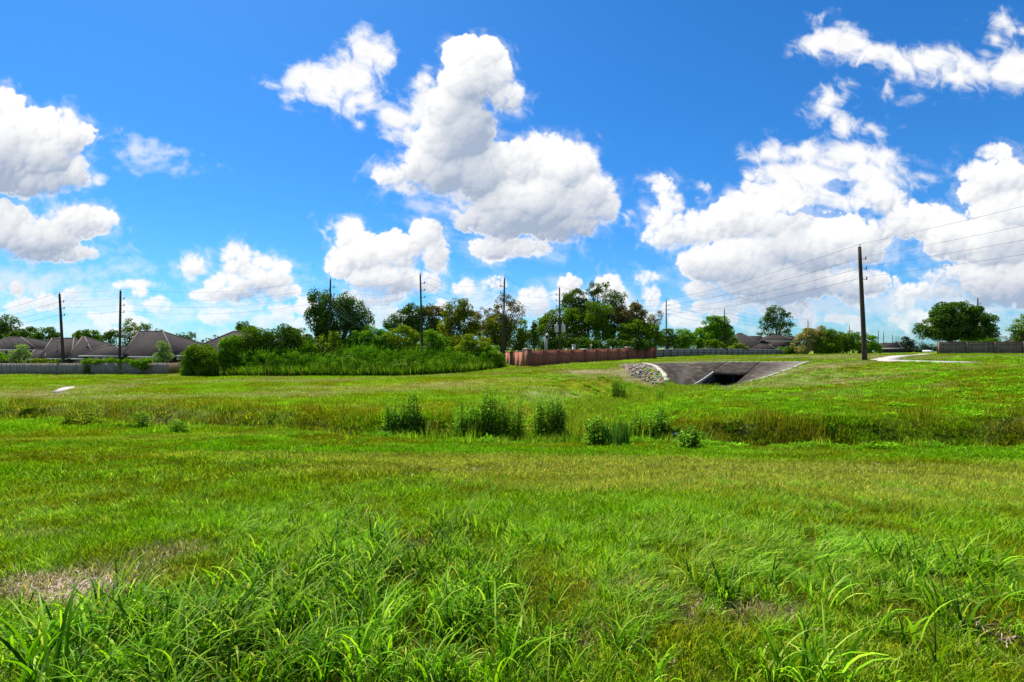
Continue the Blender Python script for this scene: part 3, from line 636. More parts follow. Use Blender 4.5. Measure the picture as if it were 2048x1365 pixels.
# long arching grass of the foreground
T = []
for i in range(5): T.append((blade_tuft(16, .12, .20, .52, .010, .023, 6, (.4, 1.2), .14, 100+i), M_tall))        # upright, arching
for i in range(4): T.append((blade_tuft(30, .12, .16, .34, .005, .011, 5, (.5, 1.0), .55, 120+i, hdg=.2), M_tall))      # lying with the wind
for i in range(4): T.append((blade_tuft(36, .11, .10, .24, .006, .012, 4, (.3, .9), .15, 140+i), M_tall))       # mid-height
for i in range(2): T.append((blade_tuft(7, .05, .55, .85, .014, .024, 8, (.45, .95), .0, 150+i), M_tall))       # big broad blades
px_, id_, sc_, rt_ = [], [], [], []
for (c, r, dn, ty) in TALL:
    n = int(dn*r*r*3.14*(52, 66, 56)[ty]); a = R.uniform(0, 6.28, n); q = r*np.sqrt(R.uniform(size=n)); x = c[0]+q*np.cos(a)*1.15; y = c[1]+q*np.sin(a)*.9
    nn = fbm(x/.42, y/.42, 3, 61); k = (nn > -.08) & (y > 1.15)
    x, y = x[k], y[k]; n = len(x); px_.append(np.stack([x, y, ground(x, y)], 1))
    id_.append(R.choice([0, 1, 2, 3, 4, 9, 10], n) if ty == 0 else (R.choice([5, 6, 7, 8, 9], n) if ty == 1 else R.choice([9, 10, 11, 12], n)))
    sc_.append(R.uniform(.45, 1.15, n)*(1-.35*(q[k]/r)**2)); rt_.append(R.uniform(0, 6.28, n) if ty != 1 else R.normal(0, .45, n))
# mid-height cover between, thin scattering far out
X, Y = sample_wedge(14000, .8, 8.5, R); k = (fbm(X/.8, Y/.8, 3, 77) > .08) & off_hard(X, Y) & (masks(X, Y)[0] < .3)
px_.append(np.stack([X[k], Y[k], ground(X[k], Y[k])], 1)); id_.append(R.choice([9, 10, 11, 12, 5], k.sum())); sc_.append(R.uniform(.45, .8, k.sum())); rt_.append(R.uniform(0, 6.28, k.sum()))
X, Y = sample_wedge(5000, 6, 22, R); k = (fbm(X/1.5, Y/1.5, 3, 78) > .12) & (masks(X, Y)[1] < .5)
px_.append(np.stack([X[k], Y[k], ground(X[k], Y[k])], 1)); id_.append(R.choice([9, 10, 11, 12, 0], k.sum())); sc_.append(R.uniform(.4, .85, k.sum())); rt_.append(R.uniform(0, 6.28, k.sum()))
for a, b, s in ((50, 1345, .9), (110, 1360, 1.), (250, 1240, .75), (235, 1160, .6), (520, 1120, .65), (520, 1075, .55), (640, 1330, .7), (980, 1350, .8), (1010, 1365, .7), (300, 1330, .7), (1880, 1310, .6), (1760, 1190, .55), (1990, 1180, .6), (620, 1250, .6), (1560, 1330, .55)):
    c = G(a, b+40); px_.append(np.array([[c[0], c[1], gz(*c)]])); id_.append(R.choice([13, 14], 1)); sc_.append(np.array([s])); rt_.append(R.uniform(0, 6.28, 1))
px_ = np.concatenate(px_); id_ = np.concatenate(id_); sc_ = np.concatenate(sc_); rt_ = np.concatenate(rt_)
t_ = fbm(px_[:, 0]/1.1, px_[:, 1]/1.1, 3, 88)[:, None]
tn_ = np.clip(np.array((.85, .95, .8))*(1+.5*t_)+np.array((.25, .1, 0))*sstep(.1, .6, -t_), .3, 2)*R.uniform(.75, 1.25, (len(px_), 1))
scatter('tall_grass', T, px_, rt_, sc_, id_, tn_, label='long arching green grass growing rank at the near edge of the bank', cat='tall grass')
# ditch growth: coarse grass and weeds along the channel bottoms
T = [(blade_tuft(44, .35, .25, .6, .015, .03, 3, (.15, .6), .1, 200+i), M_tall) for i in range(3)]+[(leafy_tuft(90, .35, .30, .15, 210+i), M_weed) for i in range(3)]+[(blade_tuft(40, .4, .3, .75, .010, .02, 2, (.1, .3), .05, 220+i), M_tall) for i in range(2)]
n = 5200; X = R.uniform(-46, 30, n); d = R.normal(0.2, 1.7, n); Y = 24-.31*X+.9*np.sin(X*.16)+.5*np.sin(X*.41+1)+d*1.05; k = np.abs(X) < Y*1.1+2
X, Y, d = X[k], Y[k], d[k]; nn = fbm(X/2.2, Y/2.2, 3, 99)
idd = np.where(d < -.6, R.choice([0, 1, 3, 4, 5, 3], len(X)), np.where(nn > .05, R.choice([6, 7], len(X)), R.choice([0, 1, 2, 3, 4], len(X))))
tn_ = np.where((d > .3)[:, None], np.where((nn > .05)[:, None], np.array((.95, .55, .6)), np.array((1.05, .95, .6))), np.array((1.0, .9, .6)))*(1+.35*nn[:, None])*R.uniform(.75, 1.25, (len(X), 1))
s1 = R.uniform(.45, 1.0, len(X))*np.clip(.75+1.5*nn, .3, 1.25)
# second strip in the side channel up to the culvert, and patches of weeds on the right bank
t = R.uniform(0, 1, 900); i_ = np.minimum((t*4).astype(int), 3); f_ = t*4-i_; pc = CH[i_]*(1-f_[:, None])+CH[i_+1]*f_[:, None]+R.normal(0, 1.5, (900, 2))
k = off_hard(pc[:, 0], pc[:, 1]) & (pc[:, 1] < 57); pc = pc[k]
wx, wy = sample_wedge(9000, 17, 60, R); kk = (wx > 3) & (fbm(wx/2.6, wy/1.8, 4, 123) > .05) & off_hard(wx, wy) & (masks(wx, wy)[0] < .4); wx, wy = wx[kk], wy[kk]
wl, wm = sample_wedge(2500, 8, 60, R); kk = (wl < 3) & (fbm(wl/3.2, wm/2.2, 4, 127) > .22) & off_hard(wl, wm); wl, wm = wl[kk], wm[kk]
xc_ = R.uniform(-6.5, 8.5, 620); yc_ = 24-.31*xc_+.9*np.sin(xc_*.16)+.5*np.sin(xc_*.41+1)+R.normal(-.1, .75, 620)
ph_ = R.uniform(374, 1003, 1500); yh_ = np.interp(ph_, [372, 600, 850, 950, 1007], [75.6, 74.6, 73.6, 77, 82.6])+R.uniform(-.5, 1.6, 1500); xh_ = (ph_-1024)/1024*yh_
XA = np.concatenate([X, pc[:, 0], wx, wl, xc_, xh_]); YA = np.concatenate([Y, pc[:, 1], wy, wm, yc_, yh_])
IA = np.concatenate([idd, R.choice([0, 2, 6, 7], len(pc)), R.choice([3, 4, 5], len(wx)), R.choice([3, 4, 5, 1], len(wl)), R.choice([0, 1, 3, 4, 5, 6], 620), R.choice([0, 1, 2, 3, 6], 1500)])
SA = np.concatenate([s1, R.uniform(.6, 1.0, len(pc)), R.uniform(.45, 1.0, len(wx)), R.uniform(.3, .5, len(wl)), R.uniform(.8, 1.7, 620), R.uniform(1.0, 3.4, 1500)])
TA = np.concatenate([tn_, np.array((1.1, .95, .8))*R.uniform(.7, 1.25, (len(pc), 1)), np.array((1.5, 1.3, .8))*R.uniform(.6, 1.5, (len(wx), 1)), np.array((1.0, 1.05, .8))*R.uniform(.7, 1.2, (len(wl), 1)), np.array((.85, .9, .6))*R.uniform(.45, 1.3, (620, 1)), np.array((.62, .72, .6))*R.uniform(.4, 1.3, (1500, 1))])
scatter('undergrowth', T, np.stack([XA, YA, ground(XA, YA)], 1), R.uniform(0, 6.28, len(XA)), SA, IA, TA, label='rank weeds and coarse grass along the bottom of the drainage ditch', cat='weeds')
# ------------------------------------------------------------------ water in the ditch, path, slab
def flat_poly(name, pts, mat, dz=.03, thick=.12, kind=None, label=None, cat=None, sub=None):
    """a paved sheet that follows the ground, with a real edge"""
    import mathutils
    v2 = [Vector((p[0], p[1])) for p in pts]
    # densify outline
    o = []
    for i in range(len(v2)):
        a, b = v2[i], v2[(i+1) % len(v2)]; n = max(1, int((b-a).length/2.5))
        o += [a.lerp(b, k/n) for k in range(n)]
    tess = mathutils.geometry.tessellate_polygon([[Vector((p.x, p.y, 0)) for p in o]])
    n = len(o); z = ground(np.array([p.x for p in o]), np.array([p.y for p in o]))
    V = [(p.x, p.y, z[i]+dz) for i, p in enumerate(o)]+[(p.x, p.y, z[i]-thick) for i, p in enumerate(o)]
    F = [list(f) for f in tess]
    for f in F:
        a, b, c = [Vector(V[i]) for i in f]
        if (b-a).cross(c-a).z < 0: f.reverse()
    F += [[i, (i+1) % n, (i+1) % n+n, i+n] for i in range(n)]
    ob = link(name, mesh_np(V, F), mat); tag(ob, label, cat, None, kind); return ob
flat_poly('path', PATHW, M_path, .09, kind='structure')
SLB = [G(a, b) for a, b in ((106, 787), (117, 780), (130, 777), (150, 776), (137, 781), (119, 786.5))]
flat_poly('concrete_slab', SLB, M_path, .14, .2, label='narrow pale concrete outfall slab lying in the grass of the left bank', cat='concrete slab')
c = G(880, 866)
mw, t, n_, l, p = newmat('brown_ditch_water'); p.inputs['Base Color'].default_value = (.05, .032, .018, 1); p.inputs['Roughness'].default_value = .12
xw = np.linspace(-9, 12, 60); yw = 24-.31*xw+.9*np.sin(xw*.16)+.5*np.sin(xw*.41+1)-.1
zw = ground(xw, yw, False); zc = float(np.median(zw))+.06
V = [(x, y-.55, zc) for x, y in zip(xw, yw)]+[(x, y+.55, zc) for x, y in zip(xw, yw)]
F = [[i, i+1, i+61, i+60] for i in range(59)]
tag(link('water', mesh_np(V, F), mw), kind='structure')
# ------------------------------------------------------------------ culvert with its paved slope
def gzA(p, dz=.08): return gz(p[0], p[1])+dz
cul = empty('culvert', (*lm(3, 2), -2.7), 'box culvert mouth set in a wide dark-stained sloping concrete apron', 'culvert')
def panel_grid(a0, a1, b0, b1, n=16, m=16, name='apron_slab', dz=.08, wash=None):
    """bilinear sheet between curve a (bottom, a0->a1) and b (top), functions of t"""
    V = []; W_ = []
    for j in range(m+1):
        s = j/m
        for i in range(n+1):
            t = i/n; q = a0(t)*(1-s)+b0(t)*s; V.append((q[0], q[1])); W_.append(wash(s, t) if wash else 0)
    A = np.array(V); z = ground(A[:, 0], A[:, 1])+dz
    N_ = len(V); V3 = [(x, y, zz) for (x, y), zz in zip(V, z)]
    F = [[j*(n+1)+i, j*(n+1)+i+1, (j+1)*(n+1)+i+1, (j+1)*(n+1)+i] for j in range(m) for i in range(n)]
    ring = [i for i in range(n+1)]+[j*(n+1)+n for j in range(1, m+1)]+[m*(n+1)+i for i in range(n-1, -1, -1)]+[j*(n+1) for j in range(m-1, 0, -1)]
    b = len(V3); V3 += [(V3[i][0], V3[i][1], V3[i][2]-.32) for i in ring]; k = len(ring)
    F += [[ring[i], b+i, b+(i+1) % k, ring[(i+1) % k]] for i in range(k)]
    me = mesh_np(V3, F, False); at = me.attributes.new('wash', 'FLOAT', 'POINT')
    at.data.foreach_set('value', np.array(W_+[W_[i] for i in ring], np.float32))
    return link(name, me, M_apron, cul)
lerp = lambda a, b: (lambda t: a*(1-t)+b*t)
def poly3(pts): 
    def f(t):
        k = min(int(t*(len(pts)-1)), len(pts)-2); u = t*(len(pts)-1)-k; return pts[k]*(1-u)+pts[k+1]*u
    return f
panel_grid(lerp(BL, SBL), None, lerp(TL, T1), None, 18, 20, wash=lambda s, t: .55*max(0, 1-abs(t-.55)*4.5)*(1-s)**.3*.5+.5*max(0, s-.9)*8)
panel_grid(lerp(lm(6.66, 0), lm(6.66, 4)), None, lerp(T1, T2), None, 8, 10, wash=lambda s, t: .5*max(0, s-.85)*5)
panel_grid(lerp(SBR, T2), None, poly3([LOWR[0], LOWR[1], LOWR[2], TIP]), None, 20, 14, wash=lambda s, t: min(1, s**2.0*1.0+.25*max(0, t-.5)+.6*max(0, t-.9)*6))
ZF, ZL = -2.72, gz(*lm(6.66, 2))-.22
def wallstrip(name, m, l0, l1, w, mat, ztop):
    mb = MB(); n = 12
    for i in range(n):
        a = l0+(l1-l0)*i/n; b = l0+(l1-l0)*(i+1)/n; pa, pb = lm(a, m), lm(b, m)
        mb.obox(pa, pb, w, ZF-.3, ztop(a, pa), ZF-.3, ztop(b, pb))
    return mb.build(name, mat, cul)
zt = lambda l, p: (gzA(p, .05) if l < 6.6 else ZL)
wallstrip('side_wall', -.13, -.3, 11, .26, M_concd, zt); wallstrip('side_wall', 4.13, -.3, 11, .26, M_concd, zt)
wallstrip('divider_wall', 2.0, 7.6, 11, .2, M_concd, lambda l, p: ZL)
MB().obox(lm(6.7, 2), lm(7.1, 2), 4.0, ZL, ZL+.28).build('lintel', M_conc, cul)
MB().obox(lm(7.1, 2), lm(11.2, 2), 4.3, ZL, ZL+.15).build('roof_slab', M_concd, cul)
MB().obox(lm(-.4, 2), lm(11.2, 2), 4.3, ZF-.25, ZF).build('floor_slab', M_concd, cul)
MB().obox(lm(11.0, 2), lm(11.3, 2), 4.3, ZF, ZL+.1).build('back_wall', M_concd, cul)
def rimline(pts, w, name='rim', dz=.10):
    mb = MB(); 
    for i in range(len(pts)-1):
        n = max(1, int(np.linalg.norm(pts[i+1]-pts[i])/.8))
        for k in range(n):
            a = pts[i]+(pts[i+1]-pts[i])*k/n; b = pts[i]+(pts[i+1]-pts[i])*(k+1)/n
            mb.obox(a, b, w, gz(*a)-.2, gz(*a)+dz, gz(*b)-.2, gz(*b)+dz)
    return mb.build(name, M_rim, cul)
rimline([BL, TL], .5, dz=.16); rimline([TL, T1, T2, TIP], .35, dz=.095); rimline([SBL, lm(6.6, 0)], .14, dz=.10); rimline([LOWR[0], LOWR[1], LOWR[2], TIP], .3, dz=.09)
# ------------------------------------------------------------------ riprap
def rock_mesh(seed):
    R = np.random.RandomState(seed); import bmesh
    bm = bmesh.new(); bmesh.ops.create_icosphere(bm, subdivisions=2, radius=1)
    for v in bm.verts:
        p = np.array(v.co); q = p.copy()
        for k in range(7):
            d = np.random.RandomState(seed*31+k).normal(size=3); d /= np.linalg.norm(d); o = .62+.2*R.uniform()*0+.05*(k % 3)
            s = q@d
            if s > o: q = q-d*(s-o)
        v.co = q*(1.15, .66, .5)
    me = bpy.data.meshes.new('rock'); bm.to_mesh(me); bm.free(); return me
M_rock = [noisy('pale_limestone', (.18, .155, .13), (.40, .355, .30), 3, .9, .5), noisy('pinkish_stone', (.18, .105, .08), (.36, .24, .18), 3, .9, .5), noisy('grey_stone', (.12, .11, .10), (.27, .25, .22), 3, .9, .5)]
RM = []
for i in range(9):
    me = rock_mesh(40+i); me.materials.append(M_rock[i % 3]); RM.append(me)
bx = [min(p[0] for p in RP), max(p[0] for p in RP), min(p[1] for p in RP), max(p[1] for p in RP)]
RR = np.random.RandomState(3); placed = []
rlab = ['pale angular limestone rock among the loose riprap left of the concrete apron', 'pinkish angular rock among the loose riprap left of the concrete apron', 'grey angular rock among the loose riprap left of the concrete apron']
tries = 0
while len(placed) < 270 and tries < 30000:
    tries += 1; x = RR.uniform(bx[0], bx[1]); y = RR.uniform(bx[2], bx[3])
    if not inpoly(np.array([x]), np.array([y]), RP)[0]: continue
    s = RR.uniform(.14, .33)
    if any((x-a)**2+(y-b)**2 < (.62*(s+c))**2 for a, b, c in placed): continue
    placed.append((x, y, s)); k = RR.randint(9)
    o = bpy.data.objects.new('riprap_rock', RM[k]); o.location = (x, y, gz(x, y)+s*.12); o.rotation_euler = (RR.uniform(-.7, .7), RR.uniform(-.7, .7), RR.uniform(0, 6.28)); o.scale = (s, s, s); COL.objects.link(o)
    tag(o, rlab[k % 3], 'rock', ['pale', 'pinkish', 'grey'][k % 3]+' riprap rocks beside the apron')
# one broken lump in the ditch
c = G(1352, 876); o = bpy.data.objects.new('rock', RM[0]); o.location = (c[0], c[1], gz(*c)+.15); o.scale = (.42, .32, .34); o.rotation_euler = (.5, .2, 1); COL.objects.link(o); tag(o, 'pale broken lump of stone lying in the weeds of the ditch bottom', 'rock')
# ------------------------------------------------------------------ fences
def fence(name, pts, H, label, mat, mrail, post_side, post_step=2.4, plank=.145, group=None, cap=False, zt=None):
    a = Vector(pts[0]); root = empty(name, (a.x, a.y, gz(a.x, a.y)), label, 'fence', group); R = random.Random(len(label))
    for s in range(len(pts)-1):
        a, b = Vector(pts[s]), Vector(pts[s+1]); L = (b-a).length; d = (b-a)/L; nrm = Vector((-d.y, d.x))
        n = int(L/(plank+.006)); mb = MB()
        us = np.array([(i+.5)*(plank+.006) for i in range(n)]); zx = ground(a.x+d.x*us, a.y+d.y*us, False)
        zsm = np.poly1d(np.polyfit(us, zx, 3 if L > 15 else 1))
        for i, u in enumerate(us):
            z = zsm(u); h = H+R.uniform(-.02, .02); off = nrm*R.uniform(-.006, .006); t = R.uniform(-.004, .004)
            p = a+d*(u-plank/2)+off; q = a+d*(u+plank/2)+off
            mb.obox(p, q, .02, z-.12, z+h+t, z-.12, z+h-t)
        mb.build('board_panel', mat, root)
        rl = MB(); off = nrm*post_side*.045
        for fr in (.12, .5, .88):
            m = max(1, int(L/post_step))
            for k in range(m):
                u0, u1 = L*k/m, L*(k+1)/m; p = a+d*u0+off; q = a+d*u1+off; rl.obox(p, q, .045, zsm(u0)+H*fr-.045, zsm(u0)+H*fr+.045, zsm(u1)+H*fr-.045, zsm(u1)+H*fr+.045)
        rl.build('rail', mrail, root)
        if cap:
            cp = MB()
            for k in range(m):
                u0, u1 = L*k/m, L*(k+1)/m; cp.obox(a+d*u0, a+d*u1, .14, zsm(u0)+H+.02, zsm(u0)+H+.07, zsm(u1)+H+.02, zsm(u1)+H+.07)
            cp.build('top_cap', mrail, root)
        m = max(1, int(L/post_step)); off = nrm*post_side*.12
        for k in range(m+1):
            u = L*k/m; p = a+d*u+off; z = zsm(u)
            MB().obox(p-d*.05, p+d*.05, .1, z-.2, z+H+.03).build('post', mrail, root)
    return root
def W(px, Y): return (XX(px, Y), Y)
fence('wooden_fence', [W(-140, 80), W(336, 80)], 1.78, 'long weathered grey board fence in front of the brown-roofed houses', M_grayfence, M_grayfence, 1)
fence('wooden_fence', [W(337, 79.6), W(378, 86)], 1.75, 'short brown-grey board fence stretch turning away beside the hedge', M_brownfence, M_grayfence, 1)
M_palefence = noisy('pale_weathered_boards', (.16, .155, .15), (.34, .33, .31), 1.1, .9, .3, vs=(5, 5, .35))
fence('wooden_fence', [W(1311.5, 119), W(1420, 132), W(1569, 156)], 1.85, 'grey board fence with dark posts behind the culvert apron', M_palefence, M_darkrail, -1, 2.5)
fence('wooden_fence', [W(1877, 77), W(2160, 75)], 1.82, 'dark brown board fence with a top cap below the round-crowned tree', M_brownfence, M_brownfence, -1, 3.2, cap=True)
fence('wooden_fence', [W(1876.5, 77.2), W(1886, 100)], 1.82, 'side run of brown fence going back beside the far road', M_brownfence, M_brownfence, 1, 3.2)
fence('wooden_fence', [W(1752, 225), W(1822, 240)], 1.8, 'small far dark fence before the tan-roofed house', M_darkrail, M_darkrail, -1, 3)
# ------------------------------------------------------------------ brick wall
M_pier = brickm('dark_red_pier_brick', (.28, .08, .042), (.19, .055, .03), (.26, .18, .14))
def brick_wall(a, b, H, n, label, bigs, Hp=.0):
    a, b = Vector(a), Vector(b); L = (b-a).length; ang = math.atan2(b.y-a.y, b.x-a.x)
    za, zb = gz(a.x, a.y), gz(b.x, b.y); r = empty('brick_wall', (a.x, a.y, za), label, 'wall', None, ang)
    def zl(u):
        p = a+(b-a)*(u/L); return gz(p.x, p.y)-za
    top = lambda u: (zb-za)*u/L+H
    for i in range(n):
        u0, u1 = L*i/n+.22, L*(i+1)/n-.22; mb = MB()
        v = [(u0, -.06, min(zl(u0), 0)-.4), (u1, -.06, min(zl(u1), zb-za)-.4), (u1, .1, min(zl(u1), zb-za)-.4), (u0, .1, min(zl(u0), 0)-.4), (u0, -.06, top(u0)), (u1, -.06, top(u1)), (u1, .1, top(u1)), (u0, .1, top(u0))]
        mb.add(v, [[3, 2, 1, 0], [4, 5, 6, 7], [0, 1, 5, 4], [1, 2, 6, 5], [2, 3, 7, 6], [3, 0, 4, 7]]); mb.build('wall_panel', M_brick, r, world=False)
        MB().add([(x, y, z) for x, y, z in [(u0, -.09, top(u0)+.002), (u1, -.09, top(u1)+.002), (u1, .13, top(u1)+.002), (u0, .13, top(u0)+.002), (u0, -.09, top(u0)+.06), (u1, -.09, top(u1)+.06), (u1, .13, top(u1)+.06), (u0, .13, top(u0)+.06)]],
                 [[3, 2, 1, 0], [4, 5, 6, 7], [0, 1, 5, 4], [1, 2, 6, 5], [2, 3, 7, 6], [3, 0, 4, 7]]).build('coping', M_brick, r, world=False)
    for i in range(n+1):
        u = L*i/n; big = i in bigs; w_ = .42 if big else .17; h = top(u)+(.22 if big else .062)
        zb_ = min(zl(u), (zb-za)*u/L)-.5
        dp = w_*.8 if big else .10
        pr = MB().box(u-w_, u+w_, -dp, dp+.04, zb_, h).build('pier', M_pier, r, world=False)
        c_ = MB().box(u-w_-.12, u+w_+.12, -w_*.8-.12, w_*.8+.16, h+.002, h+.10).box(u-w_-.04, u+w_+.04, -w_*.8-.04, w_*.8+.08, h+.10, h+.20) if big else MB().box(u-w_-.05, u+w_+.05, -w_*.8, w_*.8+.06, h+.002, h+.03)
        cc = bpy.data.objects.new('pier_cap', mesh_np(c_.v, c_.f)); cc.data.materials.append(M_cap); COL.objects.link(cc); cc.parent = pr
    return r
brick_wall(W(1057, 79), W(1309, 111), 2.36, 11, 'long mottled red brick wall with pale-capped piers above the green bank', (0, 8, 10, 11))
brick_wall(W(1012, 103), (XX(1057, 79)-.75, 79.55), 2.36, 5, 'short return of the red brick wall running back behind the hedge corner', ())
# things seen over the wall
def lampost():
    x, y = W(1094, 98); r = empty('street_lamp', (x, y, gz(x, y)), 'grey lamp post with a round pale head behind the brick wall', 'street lamp')
    z0 = gz(x, y); z1 = ZZ(668, 98)
    MB().tube([(x, y, z0), (x, y, z1-.2)], [.13, .09]).build('post', M_metal, r)
    MB().tube([(x, y, z1-.9), (x, y, z1-.75), (x, y, z1-.45), (x, y, z1-.35)], [.12, .28, .30, .2], 12).build('lamp_housing', M_dark, r)
    MB().tube([(x, y, z1-.34), (x, y, z1-.2), (x, y, z1-.02), (x, y, z1+.06)], [.26, .3, .2, .05], 12).build('globe', M_white, r, True)
lampost()
x, y = W(1090.5, 99); z0 = gz(x, y); r = empty('steel_post', (x, y, z0), 'plain grey steel post just left of the round-headed lamp', 'post')
MB().tube([(x, y, z0), (x, y, ZZ(673, 99))], .12).build('shaft', M_metal, r); MB().tube([(x, y, ZZ(673, 99)), (x, y, ZZ(672.2, 99))], [.15, .1]).build('cap', M_metal, r)
x, y = W(1147.8, 96); z0 = gz(x, y); r = empty('gate_pillar', (x, y, z0), 'white square pillar with a cap rising behind the brick wall', 'pillar')
MB().box(x-.27, x+.27, y-.27, y+.27, z0, ZZ(691.4, 96)).build('shaft', M_cap, r); MB().box(x-.34, x+.34, y-.34, y+.34, ZZ(691.4, 96)+.002, ZZ(690, 96)).build('cap', M_white, r)
x, y = W(1132, 97); z0 = gz(x, y); r = empty('gate_pillar', (x, y, z0), 'stubby white post top just showing over the brick wall', 'pillar')
MB().box(x-.18, x+.18, y-.18, y+.18, z0, ZZ(699.4, 97)).build('shaft', M_white, r); MB().tube([(x, y, ZZ(699.4, 97)), (x, y, ZZ(698.4, 97)), (x, y, ZZ(697.3, 97))], [.1, .17, .05], 10).build('finial', M_white, r)
x, y = W(1169, 99); z0 = gz(x, y); r = empty('sign_board', (x, y, z0), 'low white blank board peeking over the brick wall', 'sign board')
MB().box(x-.78, x+.78, y-.05, y+.05, ZZ(702.5, 99), ZZ(698, 99)).build('board', M_white, r)
for q in (-.5, .5): MB().box(x+q-.05, x+q+.05, y+.052, y+.15, z0, ZZ(698.6, 99)).build('leg', M_metal, r)
x, y = W(1182.3, 99); z0 = gz(x, y); r = empty('garden_lamp', (x, y, z0), 'small white flared garden lamp on a thin stem behind the brick wall', 'lamp')
MB().tube([(x, y, z0), (x, y, ZZ(692, 99))], .05).build('stem', M_metal, r); MB().tube([(x, y, ZZ(693, 99)), (x, y, ZZ(690, 99)), (x, y, ZZ(689, 99))], [.07, .22, .24], 12).build('shade', M_white, r)
# ------------------------------------------------------------------ utility poles and wires
OFFS = (0.0, -1.35, -2.45, -3.55)
POLES = {}
def pole(key, px, pyt, Y, label, pxb=None, r0=.19, r1=.12, side=1, ins=True, group='utility poles', sidey=0):
    pxb = px if pxb is None else pxb; xb = XX(pxb, Y); xt = XX(px, Y); zt_ = ZZ(pyt, Y); zb_ = gz(xb, Y)
    r = empty('utility_pole', (xb, Y, zb_), label, 'utility pole', group)
    n = 8; pts = [(xb+(xt-xb)*i/n, Y, zb_-.3+(zt_-zb_+.3)*i/n) for i in range(n+1)]
    MB().tube(pts, [r0+(r1-r0)*i/n for i in range(n+1)], 10).build('shaft', M_wood, r, True)
    att = []
    for i, o in enumerate(OFFS):
        z = zt_+o; f = (z-zb_)/(zt_-zb_); x = xb+(xt-xb)*f
        if i == 0:
            if ins: MB().tube([(x, Y, z), (x+.05, Y, z+.12), (x+.05, Y, z+.3)], [.04, .03, .06], 6).build('insulator', M_dark, r)
            att.append((x+.05, Y, z+.28))
        else:
            if ins:
                br = MB().tube([(x+.1*side, Y, z), (x+.62*side, Y, z-.02)], .032, 6).build('bracket', M_dark, r)
                s = MB().tube([(x+.62*side, Y, z-.06), (x+.62*side, Y, z+.06), (x+.62*side, Y, z+.28)], [.05, .075, .055], 6)
                q = bpy.data.objects.new('insulator', mesh_np(s.v, s.f)); q.data.materials.append(M_dark); COL.objects.link(q); q.parent = br; q.matrix_parent_inverse = (Matrix.Translation(Vector(r.location))).inverted()
                q.matrix_parent_inverse = br.matrix_parent_inverse.copy() @ Matrix.Identity(4); q.matrix_parent_inverse = Matrix.Identity(4)
            att.append((x+.62*side, Y, z+.28))
    POLES[key] = att; return r
pole('a', -130, 652, 170, 'far utility pole beyond the left end of the grey fence')
pole('b', 119, 588, 84, 'dark leaning utility pole behind the grey fence, left of the pair', pxb=128, r0=.24, r1=.15)
pole('c', 241, 582, 84, 'dark upright utility pole behind the vine-topped part of the grey fence', pxb=239, r0=.22, r1=.14)
pole('d', 661, 559, 82, 'utility pole standing in front of the vine-draped dark tree', pxb=658, r0=.19)
pole('e', 840.5, 550, 80, 'slightly leaning utility pole in the hedge before the spreading trees', pxb=846, r0=.2)
pole('f', 1009, 557, 84, 'utility pole at the end of the hedge by the brick wall corner', pxb=1006, side=-1)
rt = pole('g', 1119, 576, 95, 'utility pole with two grey transformers behind the brick wall', pxb=1120, side=-1)
for q in (-1, 1):
    x = XX(1119.5, 95)+q*.62; y = 94.9; z = ZZ(657, 95)
    t_ = MB().tube([(x, y, z-.75), (x, y, z-.72), (x, y, z+.55), (x, y, z+.62), (x, y, z+.66)], [.36, .4, .4, .42, .3], 14).build('transformer', M_trans, rt, False)
    b_ = MB().tube([(x, y, z+.66), (x-.1*q, y, z+1.0), (x-.15*q, y, z+1.15)], [.05, .07, .04], 6).build('bushing', M_white, rt)
pole('h', 1332.5, 601, 125, 'utility pole behind the grey fence left of the culvert', r0=.2)
pole('i', 1449, 619, 150, 'utility pole in front of the dome-shaped green tree', r0=.2)
pole('j', 1616, 640, 195, 'thin utility pole rising behind the tan-vined bushes')
pole('k', 1698.5, 651, 225, 'thin utility pole top above the dark bush row')
pole('l', 1756.5, 661, 250, 'first of the far pole cluster, next to the big pole')
pole('m', 1767, 664, 270, 'far thin utility pole before the tan-roofed far house')
pole('n', 1785, 669.5, 300, 'far thin utility pole just left of the distant pine clump')
pole('o', 1792, 672.5, 320, 'tiny far utility pole touching the distant pine clump')
pole('p', 1797.5, 672.5, 345, 'tiny far utility pole in front of the distant pine clump')
pole('q', 1843.5, 680, 380, 'tiny lone utility pole left of the round-crowned tree')
pole('r', 1955.5, 597, 118, 'utility pole top sticking up behind the round-crowned tree', r0=.22)
pole('s', 1719, 494, 56, 'large nearest dark utility pole standing on the bank by the path', pxb=1730, r0=.26, r1=.16, group=None)
x0, y0 = 41.0, -8.0; POLES['t'] = [(x0+(.6 if i else 0), y0, gz(x0, y0)+12.9+o) for i, o in enumerate(OFFS)]
def wire(a, b, sag, rad=.017, label='', mat=None, group='power lines between the poles', name='power_line'):
    a, b = Vector(a), Vector(b); n = 18; pts = []
    for i in range(n+1):
        t = i/n; p = a.lerp(b, t); p.z -= sag*4*t*(1-t); pts.append(p)
    o = MB().tube(pts, rad, 4, False).build(name, mat or M_wire); tag(o, label, 'wire', group); return o
RUN = [('a', 'b', .8, 'the far left pole and the leaning pole'), ('b', 'c', .25, 'the two poles behind the grey fence'), ('c', 'd', 1.3, 'the upright fence pole and the pole at the vine-draped tree'), ('d', 'e', 1.8, 'the vine-draped tree and the hedge pole'),
       ('e', 'f', 1.9, 'the hedge pole and the pole by the wall corner'), ('f', 'g', 1.4, 'the wall-corner pole and the transformer pole'), ('g', 'h', 1.2, 'the transformer pole and the pole behind the grey fence'),
       ('h', 's', .7, 'the fence pole behind the culvert and the large near pole'), ('s', 't', .9, 'the large near pole and the edge of the view'), ('h', 'i', 1.0, 'the pole behind the fence and the dome-tree pole'), ('i', 'j', 1.2, 'the dome-tree pole and the pole behind the bushes')]
